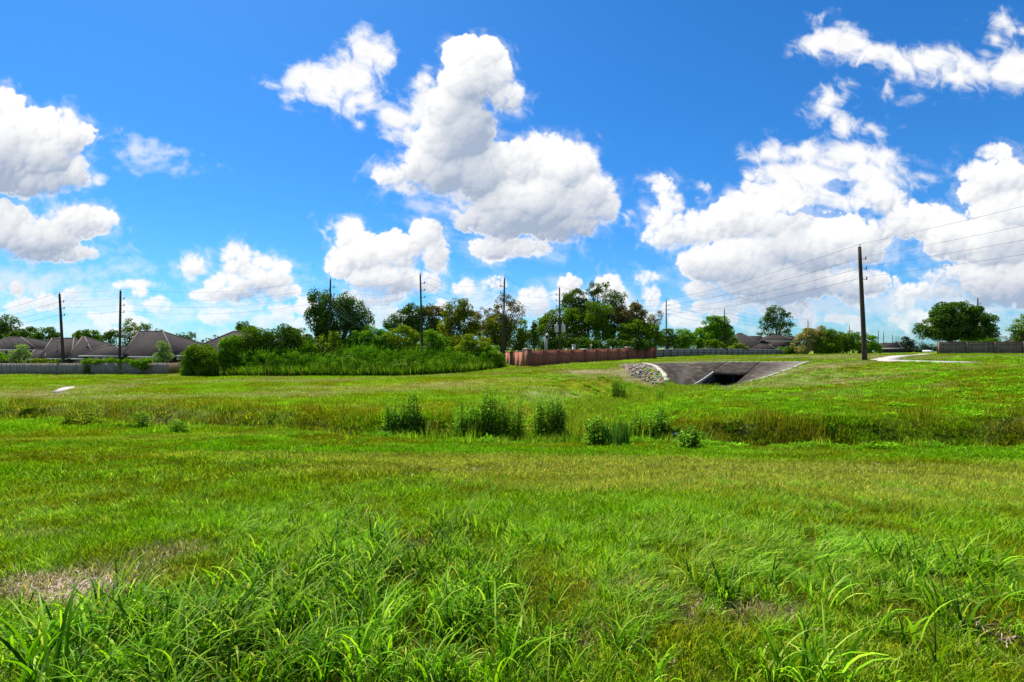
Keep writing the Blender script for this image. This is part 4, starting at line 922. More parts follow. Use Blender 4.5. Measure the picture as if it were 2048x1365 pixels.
lv = ['topmost', 'second', 'third', 'lowest']
for a, b, sg, lb in RUN:
    th = .017 if max(POLES[a][0][1], POLES[b][0][1]) > 100 else .0105
    for i in range(4): wire(POLES[a][i], POLES[b][i], sg, th, '%s power line between %s' % (lv[i], lb))
for k, (dx, dz) in enumerate(((0, 0), (0, -.9), (.1, -1.6), (.1, -2.0))):
    a = Vector(POLES['d'][2])+Vector((-.5, 0, dz-.6)); wire(a, P(742+5*k, 668+2*k, 86), .25, .013, '%s pale service cable slanting down from the pole into the vine-draped tree' % ('first', 'second', 'third', 'fourth')[k], M_wirel, 'service cables by the dark tree', 'service_cable')
for k in range(3):
    wire(P(1118, 604+9*k, 95), P(1068+4*k, 702, 94.5), 0, .014, '%s pale guy wire slanting from the transformer pole down behind the wall' % ('steepest', 'middle', 'lowest')[k], M_wirel, 'guy wires by the transformer pole', 'guy_wire')
# ------------------------------------------------------------------ houses
def house(label, vols, wmat=None, windows=(), roofm=None, group='houses beyond the fences', base=None, vents=()):
    """vols: (px left, px right, y eave, px ridge a, px ridge b, y ridge, Y front, depth)"""
    wmat = wmat or M_hbrick; roofm = roofm or M_roof
    v = vols[0]; xc = XX((v[0]+v[1])/2, v[6]); z0 = gz(xc, v[6]) if base is None else base
    r = empty('house', (xc, v[6], z0), label, 'house', group)
    for (pl, pr, ye, ra, rb, yr, Yf, D) in vols:
        x0, x1 = XX(pl, Yf), XX(pr, Yf); ze = ZZ(ye, Yf); Yr = Yf+D/2; zr = ZZ(yr, Yr); xa, xb = XX(ra, Yr), XX(rb, Yr); Yb = Yf+D
        V = [(x0, Yf, ze), (x1, Yf, ze), (x1, Yb, ze), (x0, Yb, ze), (xa, Yr, zr), (xb, Yr, zr)]
        Vb = [(x, y, z-.22) for x, y, z in V[:4]]
        mb = MB().add(V+Vb, [[0, 1, 5, 4], [1, 2, 5], [2, 3, 4, 5], [3, 0, 4], [0, 6, 7, 1], [1, 7, 8, 2], [2, 8, 9, 3], [3, 9, 6, 0], [9, 8, 7, 6]])
        rf = mb.build('roof', roofm, r)
        cap = MB()
        for a, b in ((0, 4), (1, 5), (2, 5), (3, 4), (4, 5)):
            a, b = Vector(V[a]), Vector(V[b])
            if (a-b).length > .2: cap.tube([a+Vector((0, 0, .02)), b+Vector((0, 0, .02))], .11, 5)
        q = bpy.data.objects.new('ridge_cap', mesh_np(cap.v, cap.f)); q.data.materials.append(M_ridge); COL.objects.link(q); q.parent = rf
        fa = MB().obox((x0, Yf-.03), (x1, Yf-.03), .04, ze-.26, ze-.01); q = bpy.data.objects.new('fascia', mesh_np(fa.v, fa.f)); q.data.materials.append(M_trim); COL.objects.link(q); q.parent = rf
        i = .5; MB().box(x0+i, x1-i, Yf+i, Yb-i, z0-1.5, ze-.2).build('wall', wmat, r)
    for (px0, px1, y0, y1, Yw) in windows:
        xa, xb = XX(px0, Yw), XX(px1, Yw); za, zb = ZZ(y1, Yw), ZZ(y0, Yw); f = MB(); y = Yw-.06
        f.box(xa, xb, y, y+.06, zb-.1, zb); f.box(xa, xb, y, y+.06, za, za+.1); f.box(xa, xa+.1, y, y+.06, za+.1, zb-.1); f.box(xb-.1, xb, y, y+.06, za+.1, zb-.1); f.box((xa+xb)/2-.05, (xa+xb)/2+.05, y, y+.05, za+.1, zb-.1); f.box(xa+.1, xb-.1, y+.005, y+.045, (za+zb)/2-.03, (za+zb)/2+.03)
        wf = f.build('window', M_trim, r); g = MB().box(xa+.1, xb-.1, y+.047, y+.057, za+.1, zb-.1)
        q = bpy.data.objects.new('pane', mesh_np(g.v, g.f)); q.data.materials.append(M_glass); COL.objects.link(q); q.parent = wf
    for (px0, py0, Yv) in vents:
        x, z = XX(px0, Yv), ZZ(py0, Yv); MB().tube([(x, Yv, z-.8), (x, Yv, z+.35)], .09, 6).tube([(x, Yv, z+.35), (x, Yv, z+.5)], .15, 6).build('vent_pipe', M_metal, r)
    return r
house('low brown-roofed house at the far left edge, pale young trees before it', [(-60, 74, 699, 20, 42, 675, 99, 14)], windows=((10, 24, 702, 712, 99.5),), vents=((38, 683, 103),))
house('brown hip-roofed house with two roof peaks behind the leaning pole', [(79, 142, 717, 104, 148, 677, 91, 14), (134, 190, 717, 165, 169, 674, 91, 15), (52, 90, 718, 70, 92, 700, 90.5, 8)], windows=((90, 104, 719, 731, 91.5), (150, 158, 719, 731, 91.5)), vents=((115, 688, 94), (175, 690, 95)))
house('largest brown-roofed house with a long ridge behind the vine-topped fence', [(243, 350, 713, 277, 326, 663.5, 88, 20), (157, 246, 711, 214, 232, 691, 87, 9)], windows=((177, 189, 713.5, 722, 87.5), (196, 206, 713.5, 722, 87.5), (213, 221, 713.5, 722, 87.5), (227, 236, 713.5, 722, 87.5), (262, 268, 715.5, 722, 88.5)), vents=((251, 676, 96),))
house('brown-roofed house half hidden by the left end of the hedge', [(352, 530, 711, 466, 500, 663.5, 86, 15)], wmat=M_wallp, windows=((354, 366, 716, 720, 86.5),), vents=((428, 685, 91),))
house('small piece of brown roof between the two larger left roofs', [(345, 400, 697, 368, 392, 684, 112, 10)])
house('house with a steep brown gable left of the tall sparse tree', [(1468, 1545, 700, 1476, 1484, 667, 165, 16), (1505, 1552, 699, 1520, 1538, 689, 163, 8)], wmat=M_wallp)
house('two-storey brown-roofed house with a row of windows below the tall sparse tree', [(1488, 1537, 683, 1497, 1523, 673, 180, 12)], wmat=M_wallp, windows=((1514, 1519, 686, 693, 180.5), (1531, 1535, 684.5, 690.5, 180.5), (1525, 1529, 684.5, 690.5, 180.5)))
house('brown hip-roofed house right of the tall sparse tree', [(1530, 1592, 682, 1545, 1564, 671, 176, 13), (1526, 1562, 697, 1538, 1552, 692, 173, 6)], windows=((1536, 1541, 684, 691, 176.5),))
house('roof corner showing between the sparse tree houses and the tan-vined bushes', [(1566, 1604, 683, 1576, 1587, 673, 205, 12)])
house('grey-brown roof behind the dark fence at the far right', [(2107, 2290, 684, 2066, 2160, 658, 90, 9)])
house('far pale-walled house with a tan roof beyond the poles', [(1757, 1806, 696, 1766, 1796, 686.5, 250, 14)], wmat=M_trim, windows=((1770, 1775, 698, 702, 250.5), (1785, 1790, 698, 702, 250.5)))
# ------------------------------------------------------------------ trees and shrubs
def leaves(ell, n, ls, R, sub=.36, nsub=None, droop=0., asp=.55, up=.35, fill=.25):
    """ell: ellipsoids (cx, cy, cz, rx, ry, rz); leaf quads crowd the shells of many small clumps"""
    vol = np.array([e[3]*e[5] for e in ell]); vol = vol/vol.sum(); C = []; S = []
    for e, v in zip(ell, vol):
        mr = min(e[3], e[5]); r0 = max(sub*mr, ls*1.6); k = nsub or int(np.clip(2.6*(e[3]*e[5])/(r0*r0), 7, 90))
        d = R.normal(size=(k, 3)); d /= np.linalg.norm(d, axis=1)[:, None]; rad = R.uniform(.55, 1.0, k)**.6
        rr = r0*R.uniform(.6, 1.35, k)
        c = np.array(e[:3])+d*np.array(e[3:])*rad[:, None]*(1.17-.42*(rr/ mr).clip(0, 1))[:, None]
        C.append(c); S.append(np.concatenate([rr[:, None], np.full((k, 1), v/k)], 1))
    C = np.concatenate(C); S = np.concatenate(S); w_ = S[:, 1]*S[:, 0]**1.2; w_ = w_/w_.sum()
    k = R.choice(len(C), n, p=w_); d = R.normal(size=(n, 3)); d[:, 2] += .25; d /= np.linalg.norm(d, axis=1)[:, None]
    rr = S[k, 0]*np.where(R.uniform(size=n) < fill, R.uniform(.2, .9, n), R.uniform(.8, 1.12, n))
    p = C[k]+d*rr[:, None]*np.array((1.1, 1.1, .8+droop))
    if droop: p[:, 2] -= droop*R.uniform(0, 1.6, n)*S[k, 0]
    nrm = d*.7+R.normal(size=(n, 3))*.75; nrm[:, 2] += up; nrm /= np.linalg.norm(nrm, axis=1)[:, None]
    t = np.cross(nrm, R.normal(size=(n, 3)));
    if droop: t = t*.4+np.array((0, 0, -1.))
    t -= nrm*(t*nrm).sum(1)[:, None]; t /= np.linalg.norm(t, axis=1)[:, None]+1e-9; b = np.cross(nrm, t)
    L = ls*R.uniform(.55, 1.4, n)[:, None]*.5; Wd = L*asp
    V = np.stack([p-t*L, p+b*Wd-t*L*.1, p+t*L, p-b*Wd-t*L*.1], 1).reshape(-1, 3)
    return V, np.arange(4*n).reshape(n, 4), C
def LM(name, *cols, **k): return leafmat(name, [(*c, 1) for c in cols], **k)
L_dark = LM('dark_oak_leaves', (0.025, 0.062, 0.009), (0.049, 0.114, 0.014), (0.094, 0.177, 0.023), (0.156, 0.250, 0.036), trans=.28)
L_mid = LM('mid_green_leaves', (0.039, 0.089, 0.005), (0.077, 0.159, 0.009), (0.139, 0.238, 0.015), (0.213, 0.317, 0.024), trans=.32)
L_bri = LM('bright_green_leaves', (0.042, 0.124, 0.006), (0.085, 0.221, 0.010), (0.153, 0.319, 0.016), (0.248, 0.389, 0.025), trans=.38)
L_yel = LM('yellow_green_leaves', (.055, .10, .006), (.12, .19, .010), (.21, .30, .018), (.32, .38, .04), trans=.36)
L_bro = LM('browning_leaves', (0.080, 0.072, 0.017), (0.160, 0.128, 0.039), (0.272, 0.192, 0.066), (0.112, 0.160, 0.022), trans=.25)
L_dry = LM('dead_twiggy_leaves', (0.224, 0.160, 0.077), (0.384, 0.272, 0.143), (0.160, 0.144, 0.055), (0.304, 0.240, 0.099), trans=.15)
L_pale = LM('pale_silvery_leaves', (0.112, 0.192, 0.055), (0.208, 0.320, 0.099), (0.352, 0.480, 0.165), trans=.35)
L_oliv = LM('olive_leaves', (0.046, 0.069, 0.006), (0.104, 0.140, 0.009), (0.197, 0.238, 0.016), (0.325, 0.346, 0.026), trans=.3)
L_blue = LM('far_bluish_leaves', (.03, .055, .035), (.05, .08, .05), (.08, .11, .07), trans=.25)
L_vine = LM('tan_and_green_vines', (0.096, 0.144, 0.017), (0.192, 0.208, 0.044), (0.416, 0.320, 0.121), (0.544, 0.416, 0.176), trans=.25)
SEED = [100]
def plant(name, label, cat, blobs, Y, mat, ls=.32, cov=3.2, thick=.75, trunk=None, group=None, trunk_r=.25, sub=.36, droop=0., parts=('trunk', 'crown'), limbs=True, asp=.55, fill=.25, ypx=None, base=None):
    """blobs: (px, py, radius px, radius py) silhouettes at distance Y, given real depth"""
    SEED[0] += 1; R = np.random.RandomState(SEED[0]); s = Y/1024
    ell = []
    for b in blobs:
        c = P(b[0], b[1], Y); rx, rz = b[2]*s, b[3]*s; dy = R.uniform(-.25, .25)*rx if len(b) < 5 else b[4]
        ell.append((c[0], c[1]+dy, c[2], rx, max(min(rx, rz)*thick, .35*rx), rz))
    area = sum(3.14*e[3]*e[5] for e in ell); n = int(np.clip(1.55*cov*area/(ls*ls*asp*.5), 120, 40000))
    V, F, C = leaves(ell, n, ls, R, sub, None, droop, asp, fill=fill)
    px0 = trunk if trunk is not None else sum(b[0]*b[2] for b in blobs)/sum(b[2] for b in blobs)
    xb = XX(px0, Y); zb_ = gz(xb, Y)
    V[:, 2] = np.maximum(V[:, 2], ground(V[:, 0], V[:, 1], False)+.03)
    r = empty(name, (xb, Y, zb_), label, cat, group)
    link(parts[1], mesh_np(V, F), mat, r)
    mb = MB(); big = max(ell, key=lambda e: e[3]*e[5]); top = (big[0], big[1], max(big[2], zb_+.5)); zz = top[2]
    n_ = 5; j = [R.normal()*.12*trunk_r*4 for _ in range(2)]
    pts = [(xb+(top[0]-xb)*(i/n_)**1.3+j[0]*math.sin(i*1.7), Y+j[1]*math.sin(i), zb_-.2+(zz-zb_+.2)*i/n_) for i in range(n_+1)]
    mb.tube(pts, [trunk_r*(1.25 if i == 0 else 1-.6*i/n_) for i in range(n_+1)], 8)
    if limbs:
        fork = Vector(pts[2]); lc = [e[:3] for e in ell]+[tuple(C[q]) for q in R.choice(len(C), min(len(C), 8), replace=False)]
        for q in lc:
            q = Vector(q)
            if q.z < fork.z-.2 or (q-fork).length < .5: continue
            m1 = fork.lerp(q, .45)+Vector((R.normal(), R.normal(), abs(R.normal())))*.12*(q-fork).length*.5
            mb.tube([fork, m1, q], [trunk_r*.5, trunk_r*.3, trunk_r*.1], 5)
    mb.build(parts[0], M_trunk if parts[0] == 'trunk' else M_stem, r, True)
    return r
def tree(label, blobs, Y, mat, **k): k.setdefault('group', 'trees around the field'); return plant('tree', label, 'tree', blobs, Y, mat, **k)
def shrub(label, blobs, Y, mat, **k):
    k.setdefault('group', 'shrubs of the hedge'); k.setdefault('trunk_r', .07); k.setdefault('ls', .24); return plant('shrub', label, 'shrub', blobs, Y, mat, parts=('stem', 'foliage'), **k)
# -- far left, behind the houses
tree('dark spreading tree at the far left edge behind the low house', [(-30, 665, 40, 30), (8, 655, 24, 22), (18, 672, 22, 20), (-70, 660, 50, 35)], 125, L_dark, ls=.42)
tree('dark rounded tree behind the low house roof', [(48, 672, 22, 16), (62, 668, 16, 12), (36, 680, 22, 14)], 122, L_dark, ls=.42)
tree('dark tree between the low house and the leaning pole', [(92, 673, 20, 15), (108, 668, 12, 12), (80, 682, 22, 12)], 120, L_dark, ls=.42)
tree('leafy tree behind the two-peaked house roof', [(172, 674, 18, 12), (186, 670, 13, 10), (160, 676, 14, 10), (190, 680, 20, 10)], 125, L_mid, ls=.42)
tree('loose-crowned tree left of the upright fence pole', [(220, 676, 15, 12), (229, 668, 9, 8), (215, 672, 8, 6)], 122, L_dark, ls=.4, cov=2.4)
tree('thin open tree rising over the long roof ridge', [(262, 650, 11, 12), (270, 660, 10, 14), (250, 663, 8, 8), (258, 672, 14, 12)], 118, L_oliv, ls=.36, cov=1.7, sub=.3)
tree('small wispy treetop just right of the long ridge peak', [(293, 650, 8, 8), (299, 656, 6, 6), (291, 662, 5, 10)], 118, L_oliv, ls=.34, cov=1.3)
tree('bare-twigged low treetop over the long ridge', [(318, 663, 10, 5), (308, 664, 6, 4)], 118, L_dry, ls=.26, cov=.8)
tree('low open tree right of the largest roof', [(368, 676, 12, 9), (384, 672, 9, 6), (357, 674, 8, 5), (374, 684, 16, 8)], 120, L_dark, ls=.38, cov=1.9)
tree('tree top behind the half hidden roof', [(492, 656, 17, 11), (482, 660, 12, 8), (502, 662, 12, 8)], 112, L_mid, ls=.38)
tree('pale feathery young tree behind the fence left of the leaning pole', [(38, 712, 18, 14), (44, 698, 12, 10), (28, 718, 14, 10)], 84, L_pale, ls=.22, cov=2.2, trunk_r=.1, sub=.3)
tree('bright leafy bush-like tree at the far left behind the fence', [(4, 716, 14, 11), (-14, 718, 16, 14)], 84, L_bri, ls=.26, trunk_r=.1)
tree('pale green young tree behind the fence before the largest house', [(324, 700, 13, 15), (332, 713, 13, 13), (320, 716, 12, 12), (323, 689, 7, 7)], 83, L_pale, ls=.2, cov=2.8, trunk_r=.1, sub=.3)
# -- vines and clipped bushes on the fence
shrub('yellow-green bush topping the fence right beside the leaning pole', [(84, 723, 22, 5), (108, 724, 13, 5), (66, 726, 9, 4)], 81.5, L_yel, ls=.2, group='greenery on the grey fence')
shrub('leafy vine heaped along the fence top before the largest house', [(185, 724, 22, 5), (215, 723, 18, 6), (250, 724, 16, 5), (240, 732, 8, 10), (236, 742, 4, 7)], 80.3, L_bri, ls=.2, group='greenery on the grey fence')
shrub('bright vine clump spilling over the fence face', [(290, 724, 18, 8), (284, 733, 11, 9), (270, 727, 12, 6)], 79.6, L_bri, ls=.2, group='greenery on the grey fence')
shrub('thin dark vine climbing a fence post', [(172, 742, 4, 8), (172, 733, 2.5, 5)], 79.7, L_dark, ls=.17, group='greenery on the grey fence')
# -- the hedge bank, back row
shrub('round dark green shrub at the left end of the hedge', [(398, 717.36, 29.3, 26.8), (388, 733.08, 24.4, 19.5), (420, 719.84, 24.4, 22.0), (430, 736.32, 26.8, 17.1), (395, 704.8, 17.1, 12.2)], 76, L_mid)
shrub('bright-topped upright shrub next to the left end shrub', [(455, 692.32, 17.1, 17.1), (458, 705.84, 19.5, 22.0), (465, 680.92, 11.0, 11.0), (450, 725.6, 22.0, 24.4)], 77.5, L_bri)
shrub('tall dark shrub with feathery shoots left of the hedge middle', [(500, 687.36, 26.8, 26.8), (515, 672.32, 17.1, 17.1), (492, 706.88, 31.7, 31.7), (527, 697.12, 24.4, 29.3)], 80, L_mid)
shrub('largest dark rounded shrub in the hedge middle', [(563, 683.12, 36.6, 29.3), (590, 689.36, 31.7, 26.8), (545, 702.12, 29.3, 29.3), (575, 666.8, 22.0, 12.2), (600, 709.6, 31.7, 24.4), (560, 719.6, 41.5, 24.4)], 81, L_dark, ls=.26)
shrub('tall dark shrub behind the hedge middle with ragged shoots', [(598, 676, 20, 20), (612, 690, 18, 18), (588, 690, 20, 20)], 84, L_mid)
shrub('dark filler shrub between the vine mound and the hedge pole', [(826, 690, 20, 22), (838, 704, 18, 18), (820, 708, 20, 16)], 84, L_mid)
shrub('dark bushy shrub right of the leaning leafy one', [(895, 694, 18, 18), (888, 708, 20, 14)], 83.5, L_mid)
shrub('low light green shrub left of the pole at the vine-draped tree', [(618, 703.08, 19.5, 19.5), (606, 714.32, 22.0, 17.1), (630, 698.92, 9.8, 11.0)], 80, L_bri)
shrub('yellow-spotted shrub wrapped round the pole foot', [(642, 690.08, 17.1, 19.5), (672, 687.84, 14.6, 22.0), (655, 705.84, 29.3, 22.0), (668, 671.04, 8.5, 9.8)], 81.2, L_yel, ls=.26, cov=2.2)
tree('big dark vine-draped tree behind the pole in the hedge', [(640, 610.7, 26.9, 29.1), (632, 635.0, 20.2, 22.4), (662, 618.8, 24.6, 26.9), (692, 605.1, 22.4, 20.2), (705, 623.8, 24.6, 26.9), (724, 635.0, 20.2, 22.4), (676, 648.4, 44.8, 35.8), (690, 674.8, 49.3, 26.9), (634, 595.4, 15.7, 13.4), (734, 651.2, 13.4, 17.9), (650, 659.0, 24.6, 22.4)], 86, L_dark, ls=.32, cov=2.9, droop=.55, sub=.3, trunk=682, trunk_r=.4)
shrub('vine-smothered sloping mound right of the vine-draped tree', [(745, 670.32, 26.8, 17.1), (765, 687.84, 31.7, 22.0), (785, 703.84, 34.2, 22.0), (730, 687.6, 36.6, 24.4), (720, 712.6, 36.6, 24.4)], 83, L_bri, ls=.24)
shrub('yellow-green spreading shrub with bold leaf sprays', [(798, 674.08, 29.3, 19.5), (812, 687.6, 26.8, 24.4), (788, 698.08, 19.5, 19.5), (804, 663.92, 17.1, 11.0)], 82, L_yel, ls=.3, cov=2.4)
shrub('leaning leafy shrub right of the hedge pole', [(862, 687.6, 22.0, 24.4), (858, 670.8, 11.0, 12.2), (880, 697.84, 24.4, 22.0), (850, 704.08, 19.5, 19.5)], 82.5, L_bri)
shrub('light-topped pointed shrub before the bright tall tree', [(938, 688.32, 17.1, 17.1), (950, 700.08, 26.8, 19.5), (925, 704.08, 22.0, 19.5), (936, 677.04, 9.8, 9.8)], 82, L_yel, ls=.24)
shrub('greyish twiggy shrub among the hedge near its right end', [(905, 698.08, 19.5, 19.5), (968, 690.56, 19.5, 14.6), (915, 682.92, 11.0, 11.0)], 84, L_oliv, ls=.24, cov=2.2)
shrub('light green shrub ending the hedge at the wall corner pole', [(985, 713.08, 22.0, 19.5), (965, 716.08, 22.0, 19.5), (1000, 720.56, 9.8, 14.6), (978, 701.04, 14.6, 9.8)], 82, L_bri)
# front bank of weeds: nobody could count the stems
def weed_bank():
    R = np.random.RandomState(77); E = []
    top = [(372, 716), (450, 708), (520, 702), (600, 706), (650, 712), (700, 696), (740, 694), (800, 706), (860, 703), (910, 704), (960, 714), (1004, 718)]
    bot = [(372, 750), (470, 751), (700, 751), (850, 749), (945, 742), (1004, 735)]
    for px in np.arange(376, 1003, 6.5):
        yt = np.interp(px, *zip(*top))+R.normal()*4; yb = np.interp(px, *zip(*bot)); Yd = np.interp(px, [372, 600, 850, 950, 1007], [76.5, 75.5, 74.5, 78, 83.5])
        for q in range(2):
            Y = Yd+q*1.6+R.uniform(0, .8); yt2 = yt-q*3; x = XX(px, Y); zb = gz(x, Y)-.1; zt_ = ZZ(yt2, Y); E.append((x, Y, (zb+zt_)/2, R.uniform(.45, .85), .8, (zt_-zb)/2))
    V, F, C = leaves(E, 64000, .20, R, .5, 9, 0, .4, .2)
    # pointed shoots over the top
    n = 900; k = R.choice(len(E), n); sh = []
    Vs = []; 
    for i in k:
        e = E[i]; x = e[0]+R.normal()*.5; y = e[1]+R.normal()*.4; z = e[2]+e[5]*R.uniform(.6, 1.0); h = R.uniform(.3, .9)
        for m in range(9):
            t = m/9; a = R.uniform(0, 6.28); L = .16*(1-.5*t); c = np.array((x, y, z+h*t)); d = np.array((math.cos(a), math.sin(a), .6)); s = np.array((-math.sin(a), math.cos(a), 0))
            Vs += [c, c+d*L*.5+s*L*.22, c+d*L, c+d*L*.5-s*L*.22]
    Vs = np.array(Vs); V = np.concatenate([V, Vs]); F = np.concatenate([F, np.arange(len(Vs)).reshape(-1, 4)+len(F)*4])
    V[:, 2] = np.maximum(V[:, 2], ground(V[:, 0], V[:, 1], False)+.03)
    o = link('weeds', mesh_np(V, F), LM('weed_bank_leaves', (0.045, 0.147, 0.007), (0.081, 0.231, 0.009), (0.135, 0.315, 0.016), (0.225, 0.420, 0.026), trans=.35, big=(.45, (.5, .58, .5, 1)))); tag(o, 'dense bank of tall bright green weeds along the foot of the hedge', 'weeds', None, 'stuff')
weed_bank()
# -- trees behind the hedge
tree('dark spreading tree left of the hedge pole', [(815, 639.0, 26.9, 22.4), (796, 647.2, 22.4, 17.9), (835, 629.2, 20.2, 17.9), (822, 619.5, 15.7, 11.2), (780, 651.6, 11.2, 9.0), (845, 653.8, 29.1, 26.9), (812, 663.1, 33.6, 20.2), (774, 647.75, 6.7, 5.6)], 100, L_dark, ls=.36, cov=2.6, sub=.3, trunk_r=.35)
tree('brown-tinged tree right behind the hedge pole', [(862, 631.1, 26.9, 20.2), (878, 647.1, 22.4, 20.2), (850, 619.6, 13.4, 9.0), (870, 667.0, 26.9, 22.4), (884, 624.5, 11.2, 11.2)], 101, L_bro, ls=.34, cov=2.6, sub=.3)
tree('bright-topped tall leafy tree in the middle of the row', [(915, 621.1, 24.6, 20.2), (928, 611.5, 15.7, 11.2), (905, 639.0, 24.6, 22.4), (930, 643.9, 26.9, 24.6), (915, 663.8, 33.6, 26.9), (945, 654.4, 13.4, 13.4), (893, 654.2, 15.7, 17.9)], 92, L_oliv, ls=.32, cov=2.6, trunk=920)
tree('yellow-leaved bushy tree between the tall leafy tree and dry tree', [(890, 670.9, 20.2, 24.6), (940, 675.2, 20.2, 17.9)], 93, L_yel, ls=.32, cov=2.0)
tree('dry brown twiggy tree left of the wall corner pole', [(968, 641.0, 22.4, 22.4), (985, 631.4, 15.7, 13.4), (955, 654.1, 15.7, 20.2), (975, 667.0, 24.6, 22.4)], 98, L_dry, ls=.24, cov=1.9, sub=.25)
tree('sparse-topped dark tree behind the wall corner pole', [(1012, 621.2, 22.4, 17.9), (1000, 605.5, 13.4, 11.2), (1022, 601.5, 13.4, 11.2), (1030, 631.2, 17.9, 17.9), (1040, 619.5, 11.2, 11.2), (1010, 595.65, 11.2, 7.8)], 95, L_bro, ls=.27, cov=.95, sub=.25, trunk=1008)
tree('dense dark lower crown at the wall corner pole', [(996, 653.7, 22.4, 29.1), (985, 670.8, 20.2, 26.9), (1010, 668.6, 22.4, 31.4)], 96, L_oliv, ls=.3, cov=2.8, trunk=1003)
tree('yellow-green tree behind the left end of the brick wall', [(1040, 664.0, 22.4, 22.4), (1028, 679.0, 20.2, 22.4), (1050, 677.2, 15.7, 17.9), (1048, 649.6, 9.0, 9.0)], 97, L_yel, ls=.3, cov=2.6)
tree('narrow dark cypress behind the brick wall corner', [(1068, 660, 6, 14), (1068, 680, 9, 18), (1069, 647, 3.5, 8)], 95, L_dark, ls=.2, cov=4.5, trunk=1068, limbs=False)
# -- big grove behind the wall
tree('wide dark tree at the left of the grove behind the brick wall', [(1110, 646.9, 29.1, 24.6), (1098, 660.9, 24.6, 24.6), (1090, 679.0, 22.4, 22.4), (1125, 629.3, 20.2, 15.7), (1120, 673.9, 29.1, 24.6), (1082, 654.5, 9.0, 11.2)], 108, L_mid, ls=.36, trunk=1112)
tree('tall rounded tree behind the transformer pole', [(1150, 599.1, 22.4, 20.2), (1140, 611.2, 17.9, 17.9), (1165, 611.3, 15.7, 15.7), (1150, 591.4, 13.4, 13.4), (1132, 601.55, 6.7, 10.1)], 113, L_dark, ls=.34, cov=2.4, trunk=1150)
tree('highest open-topped tree of the grove with a gap below its tip', [(1188, 579.5, 13.4, 11.2), (1205, 577.55, 13.4, 10.1), (1196, 591.5, 17.9, 11.2), (1184, 569.75, 5.6, 5.6), (1213, 569.75, 6.7, 5.6), (1190, 604.6, 7.8, 9.0)], 116, L_dark, ls=.3, cov=1.5, sub=.28, trunk=1190)
tree('broad central tree of the grove behind the brick wall', [(1175, 638.5, 35.8, 33.6), (1155, 648.7, 26.9, 29.1), (1195, 628.7, 26.9, 29.1), (1180, 666.7, 40.3, 29.1), (1150, 627.4, 17.9, 13.4)], 110, L_mid, ls=.36, trunk=1180)
tree('tall dark tree right of the grove centre', [(1228, 597.3, 22.4, 15.7), (1215, 611.3, 20.2, 15.7), (1236, 614.2, 13.4, 17.9), (1240, 589.6, 10.1, 9.0), (1222, 638.8, 26.9, 26.9), (1212, 653.8, 26.9, 26.9)], 112, L_dark, ls=.34, cov=2.7, trunk=1226)
tree('rounded brown-edged tree on the right shoulder of the grove', [(1262, 629.0, 24.6, 22.4), (1278, 639.1, 17.9, 20.2), (1250, 643.8, 22.4, 26.9), (1268, 615.5, 13.4, 11.2), (1285, 654.3, 15.7, 15.7)], 110, L_bro, ls=.32, cov=2.6, trunk=1262)
tree('dark leafy tree filling the right foot of the grove', [(1270, 666.9, 33.6, 24.6), (1295, 671.0, 24.6, 22.4), (1310, 681.3, 17.9, 15.7), (1245, 675.1, 29.1, 20.2), (1305, 661.4, 13.4, 13.4)], 107, L_mid, ls=.34, cov=3.2)
tree('sparse reddish tree standing out right of the grove', [(1310, 638, 13, 12), (1318, 630, 8, 8), (1302, 645, 8, 8), (1315, 650, 9, 8)], 116, L_bro, ls=.26, cov=1.25, sub=.28, trunk=1312)
shrub('dark underbrush right behind the brick wall', [(1100, 690, 30, 10), (1160, 688, 40, 12), (1220, 690, 40, 10), (1275, 690, 34, 10), (1130, 680, 20, 12)], 104, L_dark, ls=.34, group='shrubs behind the walls', cov=3.5)
# -- between grove and houses
tree('dark small tree behind the pole left of the culvert', [(1335, 674.2, 15.7, 17.9), (1348, 681.3, 13.4, 15.7), (1326, 683.4, 11.2, 13.4)], 130, L_dark, ls=.38)
tree('pointed bright green tree behind the grey fence', [(1366, 675.3, 17.9, 15.7), (1360, 687.4, 22.4, 13.4), (1378, 685.3, 15.7, 15.7), (1369, 665.65, 9.0, 7.8)], 134, L_bri, ls=.36)
tree('large domed green tree behind the pole', [(1428, 653.2, 24.6, 17.9), (1436, 669.0, 31.4, 22.4), (1410, 671.1, 22.4, 20.2), (1444, 644.4, 15.7, 13.4), (1452, 683.3, 22.4, 15.7), (1398, 681.3, 13.4, 15.7), (1430, 640.7, 13.4, 6.7)], 152, L_bri, ls=.42, cov=3.6, trunk=1435)
shrub('heaped bright bush along the grey fence', [(1385, 691, 20, 8), (1415, 690, 22, 9), (1436, 692, 12, 8), (1400, 684, 12, 7), (1428, 684, 10, 6)], 138, L_mid, ls=.34, group='shrubs behind the walls')
shrub('yellow flowering bush leaning over the grey fence', [(1467, 694, 12, 6), (1482, 695, 12, 6), (1474, 690, 9, 4), (1492, 697, 6, 4)], 143, L_yel, ls=.28, group='shrubs behind the walls')
tree('tall sparse tree with layered branches above the houses', [(1552, 627.4, 17.9, 13.4), (1545, 644.4, 24.6, 13.4), (1560, 639.4, 22.4, 13.4), (1534, 639.7, 9.0, 6.7), (1572, 626.75, 11.2, 5.6), (1528, 654.75, 10.1, 5.6), (1522, 666.8, 11.2, 4.5), (1575, 649.75, 12.3, 5.6), (1552, 661.4, 26.9, 13.4), (1543, 619.65, 10.1, 7.8), (1568, 667.55, 15.7, 10.1), (1583, 650.85, 6.7, 3.4)], 205, L_dark, ls=.5, cov=1.7, sub=.28, trunk=1552, trunk_r=.45)
shrub('small bright palm-like bush at the right end of the grey fence', [(1561, 701, 8, 6), (1570, 703, 6, 6)], 157, L_bri, ls=.36, group='shrubs behind the walls')
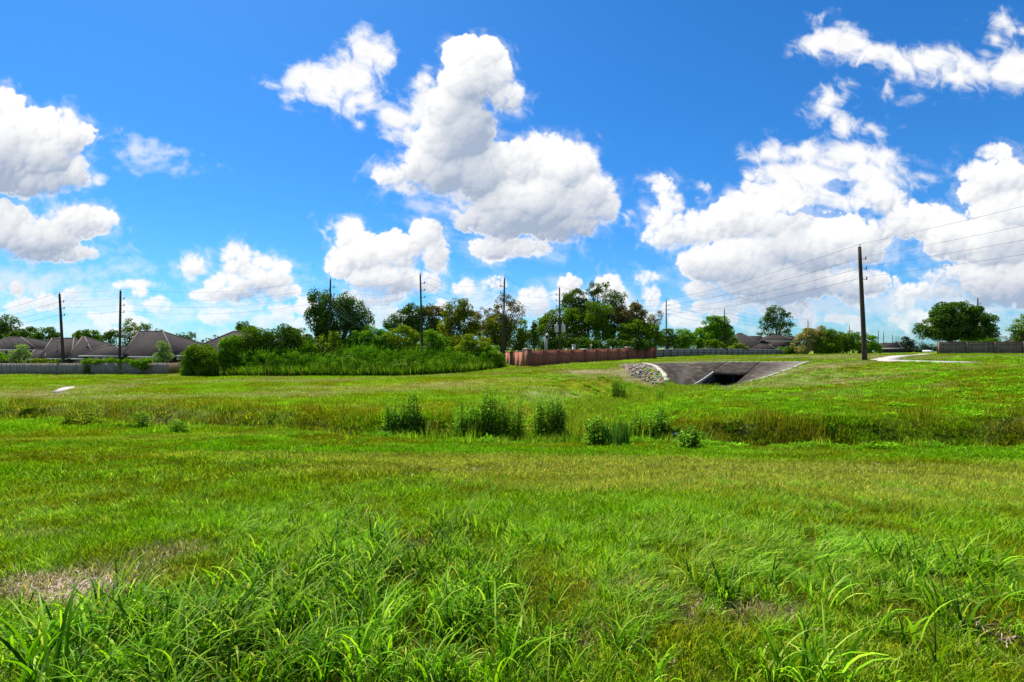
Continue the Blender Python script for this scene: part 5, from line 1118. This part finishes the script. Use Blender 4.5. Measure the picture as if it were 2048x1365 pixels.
shrub('dark rounded bush at the end of the grey fence', [(1588, 701, 16, 9), (1604, 700, 12, 10), (1575, 704, 9, 6)], 152, L_dark, ls=.34, group='bushes right of the houses')
tree('vine-covered mound tree with tan dead streaks', [(1622, 675.2, 24.6, 17.9), (1608, 687.2, 22.4, 17.9), (1635, 663.55, 15.7, 10.1), (1636, 687.0, 24.6, 22.4), (1644, 659.65, 6.7, 7.8)], 148, L_vine, ls=.36, cov=3.4)
tree('dark green tree right of the tan-streaked mound', [(1655, 677.3, 17.9, 15.7), (1668, 671.4, 13.4, 13.4), (1660, 691.2, 24.6, 17.9), (1648, 699.5, 20.2, 11.2)], 146, L_mid, ls=.36, cov=3.4)
tree('green tree row piece left of the large near pole', [(1690, 681.3, 17.9, 15.7), (1702, 677.4, 13.4, 13.4), (1696, 695.35, 24.6, 14.6), (1680, 689.4, 13.4, 13.4)], 150, L_mid, ls=.36, cov=3.4)
tree('bright low tree just right behind the large near pole', [(1735, 685.3, 15.7, 15.7), (1742, 696.35, 17.9, 14.6), (1722, 693.3, 15.7, 15.7), (1752, 701.6, 10.1, 9.0)], 150, L_bri, ls=.36, cov=3.4)
# -- far right distance
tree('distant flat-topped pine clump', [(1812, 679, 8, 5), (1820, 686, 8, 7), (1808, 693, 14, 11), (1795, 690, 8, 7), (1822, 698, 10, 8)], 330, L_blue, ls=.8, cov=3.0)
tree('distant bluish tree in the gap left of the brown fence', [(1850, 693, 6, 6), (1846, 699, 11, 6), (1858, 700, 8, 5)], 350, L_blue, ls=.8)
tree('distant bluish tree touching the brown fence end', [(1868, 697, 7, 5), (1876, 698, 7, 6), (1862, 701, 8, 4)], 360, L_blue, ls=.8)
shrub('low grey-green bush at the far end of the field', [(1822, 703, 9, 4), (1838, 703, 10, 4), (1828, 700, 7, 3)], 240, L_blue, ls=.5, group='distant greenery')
tree('broad round-crowned dark tree behind the brown fence', [(1910, 638.6, 40.3, 31.4), (1885, 648.8, 35.8, 26.9), (1940, 646.7, 38.1, 29.1), (1865, 659.0, 29.1, 22.4), (1962, 659.1, 29.1, 20.2), (1915, 661.1, 56.0, 20.2), (1848, 663.4, 15.7, 13.4), (1980, 663.3, 13.4, 15.7), (1920, 619.3, 24.6, 15.7), (1895, 625.4, 17.9, 13.4), (1945, 629.4, 15.7, 13.4), (1900, 671.4, 22.4, 13.4)], 88, L_dark, ls=.3, cov=4.2, trunk=1898, trunk_r=.32, sub=.3)
shrub('pale green shrubs showing under the round-crowned tree', [(1945, 680, 22, 8), (1975, 681, 18, 7), (1990, 683, 10, 4)], 98, L_bri, ls=.28, group='shrubs behind the walls')
tree('layered green tree at the far right edge in front of the fence', [(2045, 652, 18, 18), (2058, 670, 26, 22), (2035, 672, 14, 12), (2050, 695, 20, 16), (2022, 660, 7, 4), (2075, 650, 26, 30)], 79, L_mid, ls=.26, cov=2.2, sub=.28, trunk=2056)
# distant woods closing the horizon
def woods():
    R = np.random.RandomState(9); E = []
    for px in np.arange(-700, 2800, 9):
        if 1745 < px < 1905: Y = 480; h = R.uniform(6, 9)
        else: Y = R.uniform(330, 420); h = R.uniform(8, 13)
        x = XX(px, Y); z = gz(x, Y); E.append((x, Y, z+h*.45, R.uniform(3, 6), 4, h*.55))
    V, F, C = leaves(E, 34000, 1.5, R, .5, 8)
    V[:, 2] = np.maximum(V[:, 2], -4)
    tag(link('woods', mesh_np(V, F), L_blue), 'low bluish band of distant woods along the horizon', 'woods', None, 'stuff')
woods()
# -- plants of the ditch
M_ditch = LM('dark_ditch_leaves', (0.033, 0.105, 0.008), (0.073, 0.203, 0.013), (0.146, 0.342, 0.019), (0.308, 0.552, 0.040), trans=.3)
def stalks(label, px0, px1, yt, yb, mat, ns=14, group='leafy weeds standing in the ditch', ls=.2, Y=None, name='leafy_weed', dens=1.0, cat='weed plant'):
    SEED[0] += 1; R = np.random.RandomState(SEED[0]); c = G((px0+px1)/2, yb) if Y is None else np.array(W((px0+px1)/2, Y)); Y = c[1]
    x0, x1 = XX(px0, Y), XX(px1, Y); H = (yb-yt)*Y/1024; r = empty(name, (c[0], c[1], gz(*c)), label, cat, group)
    sm_ = MB(); Vs = []
    for i in range(ns):
        x = R.uniform(x0, x1); y = Y+R.uniform(-.5, .5)*(x1-x0)*.8; z0 = gz(x, y); e = abs(x-(x0+x1)/2)/((x1-x0)/2+1e-6); h = H*R.uniform(.82, 1.25)*(1-.15*e*e)
        lx, ly = R.normal()*.06*H, R.normal()*.06*H; sm_.tube([(x, y, z0), (x+lx*.5, y+ly*.5, z0+h*.55), (x+lx, y+ly, z0+h)], [.014, .01, .004], 4)
        m = int(h/.026*dens)
        for k in range(m):
            t = .06+.94*(k+R.uniform())/m; a = R.uniform(0, 6.28); L = ls*R.uniform(.6, 1.3)*(1.15-.55*t); o = R.uniform(0, .24)*(1-t*.6)
            p = np.array((x+lx*t+math.cos(a)*o, y+ly*t+math.sin(a)*o, z0+h*t)); d = np.array((math.cos(a), math.sin(a), R.uniform(-.35, .55))); s = np.array((-math.sin(a), math.cos(a), R.uniform(-.4, .4)))
            Vs += [p, p+d*L*.45+s*L*.24, p+d*L, p+d*L*.45-s*L*.24]
    Vs = np.array(Vs); link('foliage', mesh_np(Vs, np.arange(len(Vs)).reshape(-1, 4)), mat, r); sm_.build('stem', M_stem, r)
stalks('dark leafy weed clump leftmost in the ditch', 772, 838, 810, 876, M_ditch, 52)
stalks('leafy weed clump left of the tallest pair in the ditch', 916, 958, 814, 877, M_ditch, 30)
stalks('tallest leafy weed clump in the middle of the ditch', 954, 1006, 798, 880, M_ditch, 38)
stalks('slim leafy weed clump between the tallest and the broadest ones', 1006, 1046, 808, 885, M_ditch, 26)
stalks('broadest darkest leafy weed bush of the ditch', 1066, 1130, 802, 887, M_ditch, 56)
stalks('small dark weed with one tall stem beside the reeds', 1178, 1205, 842, 892, M_ditch, 14)
stalks('small leafy weed right of the reeds', 1260, 1288, 836, 880, M_ditch, 16)
stalks('dark upright leafy weed next to the broken stone', 1296, 1334, 826, 880, M_ditch, 24)
stalks('low dark weed right of the broken stone', 1356, 1392, 856, 897, M_ditch, 14)
stalks('lone upright leafy weed in the side channel below the riprap', 1226, 1249, 748, 789, M_ditch, 26, Y=44, ls=.2)
stalks('small reed-like weed in the side channel right of the lone one', 1309, 1326, 770, 792, L_bri, 10, Y=42, ls=.18)
stalks('small bright leafy weed on the near ditch edge at left', 345, 375, 838, 866, L_bri, 10)
stalks('dark low weed in the left part of the ditch', 262, 292, 826, 856, M_ditch, 12)
stalks('low olive weed clump on the undercut left bank', 130, 190, 818, 848, L_oliv, 22)
# reeds
def reeds(label, px0, px1, yt, yb, n):
    SEED[0] += 1; R = np.random.RandomState(SEED[0]); c = G((px0+px1)/2, yb); Y = c[1]; x0, x1 = XX(px0, Y), XX(px1, Y); H = (yb-yt)*Y/1024
    r = empty('reed_clump', (c[0], c[1], gz(*c)), label, 'reeds'); V = []; F = []
    for i in range(n):
        x = R.uniform(x0, x1); y = Y+R.uniform(-.4, .4); z = gz(x, y); h = H*R.uniform(.6, 1.05); w_ = .016; lx = R.normal()*.1; ly = R.normal()*.1; a = R.uniform(0, 3.14); dx, dy = math.cos(a)*w_, math.sin(a)*w_; b = len(V)
        for t, f in ((0, 1), (.4, 1.1), (.75, .8), (1, .05)): V += [(x+lx*t*t-dx*f, y+ly*t*t-dy*f, z+h*t), (x+lx*t*t+dx*f, y+ly*t*t+dy*f, z+h*t)]
        F += [[b, b+1, b+3, b+2], [b+2, b+3, b+5, b+4], [b+4, b+5, b+7, b+6]]
    link('blade_cluster', mesh_np(V, np.array(F)), LM('reed_leaves', (.025, .10, .015), (.05, .15, .02), (.09, .2, .03), trans=.35), r)
reeds('clump of upright bright green reeds in the ditch', 1206, 1256, 836, 893, 130)
# ------------------------------------------------------------------ a far car on the road past the brown fence
def car():
    Y = 235; x = XX(1856, Y); z = gz(x, Y); r = empty('parked_car', (x, Y, z), 'tiny white car far off beyond the path, left of the brown fence', 'car')
    mp, t, n_, l, p = newmat('white_car_paint'); p.inputs['Base Color'].default_value = (.75, .76, .78, 1); p.inputs['Roughness'].default_value = .25
    b = MB(); prof = [(-2.2, .35), (-2.25, .75), (-1.3, .92), (1.6, .95), (2.2, .85), (2.25, .35)]; n = len(prof)
    V = [(x-.88, Y+a, z+h) for a, h in prof]+[(x+.88, Y+a, z+h) for a, h in prof]; b.add(V, [[i, (i+1) % n, (i+1) % n+n, i+n] for i in range(n)]+[list(range(n))[::-1], list(range(n, 2*n))]); b.build('body', mp, r)
    c_ = MB(); pr = [(-1.1, .93), (-.5, 1.42), (1.0, 1.45), (1.7, .95)]; V = [(x-.78+.1*(i in (1, 2)), Y+a, z+h) for i, (a, h) in enumerate(pr)]+[(x+.78-.1*(i in (1, 2)), Y+a, z+h) for i, (a, h) in enumerate(pr)]
    c_.add(V, [[i, (i+1) % 4, (i+1) % 4+4, i+4] for i in range(4)]+[[3, 2, 1, 0], [4, 5, 6, 7]]); c_.build('cabin', M_glass, r)
    for sx_ in (-1, 1):
        for yy in (-1.4, 1.35): MB().tube([(x+sx_*.9, Y+yy, z+.33), (x+sx_*.7, Y+yy, z+.33)], .33, 12).build('wheel', M_dark, r)
        MB().box(x+sx_*.62-.15, x+sx_*.62+.15, Y-2.29, Y-2.26, z+.6, z+.72).build('headlight', M_glass, r)
car()
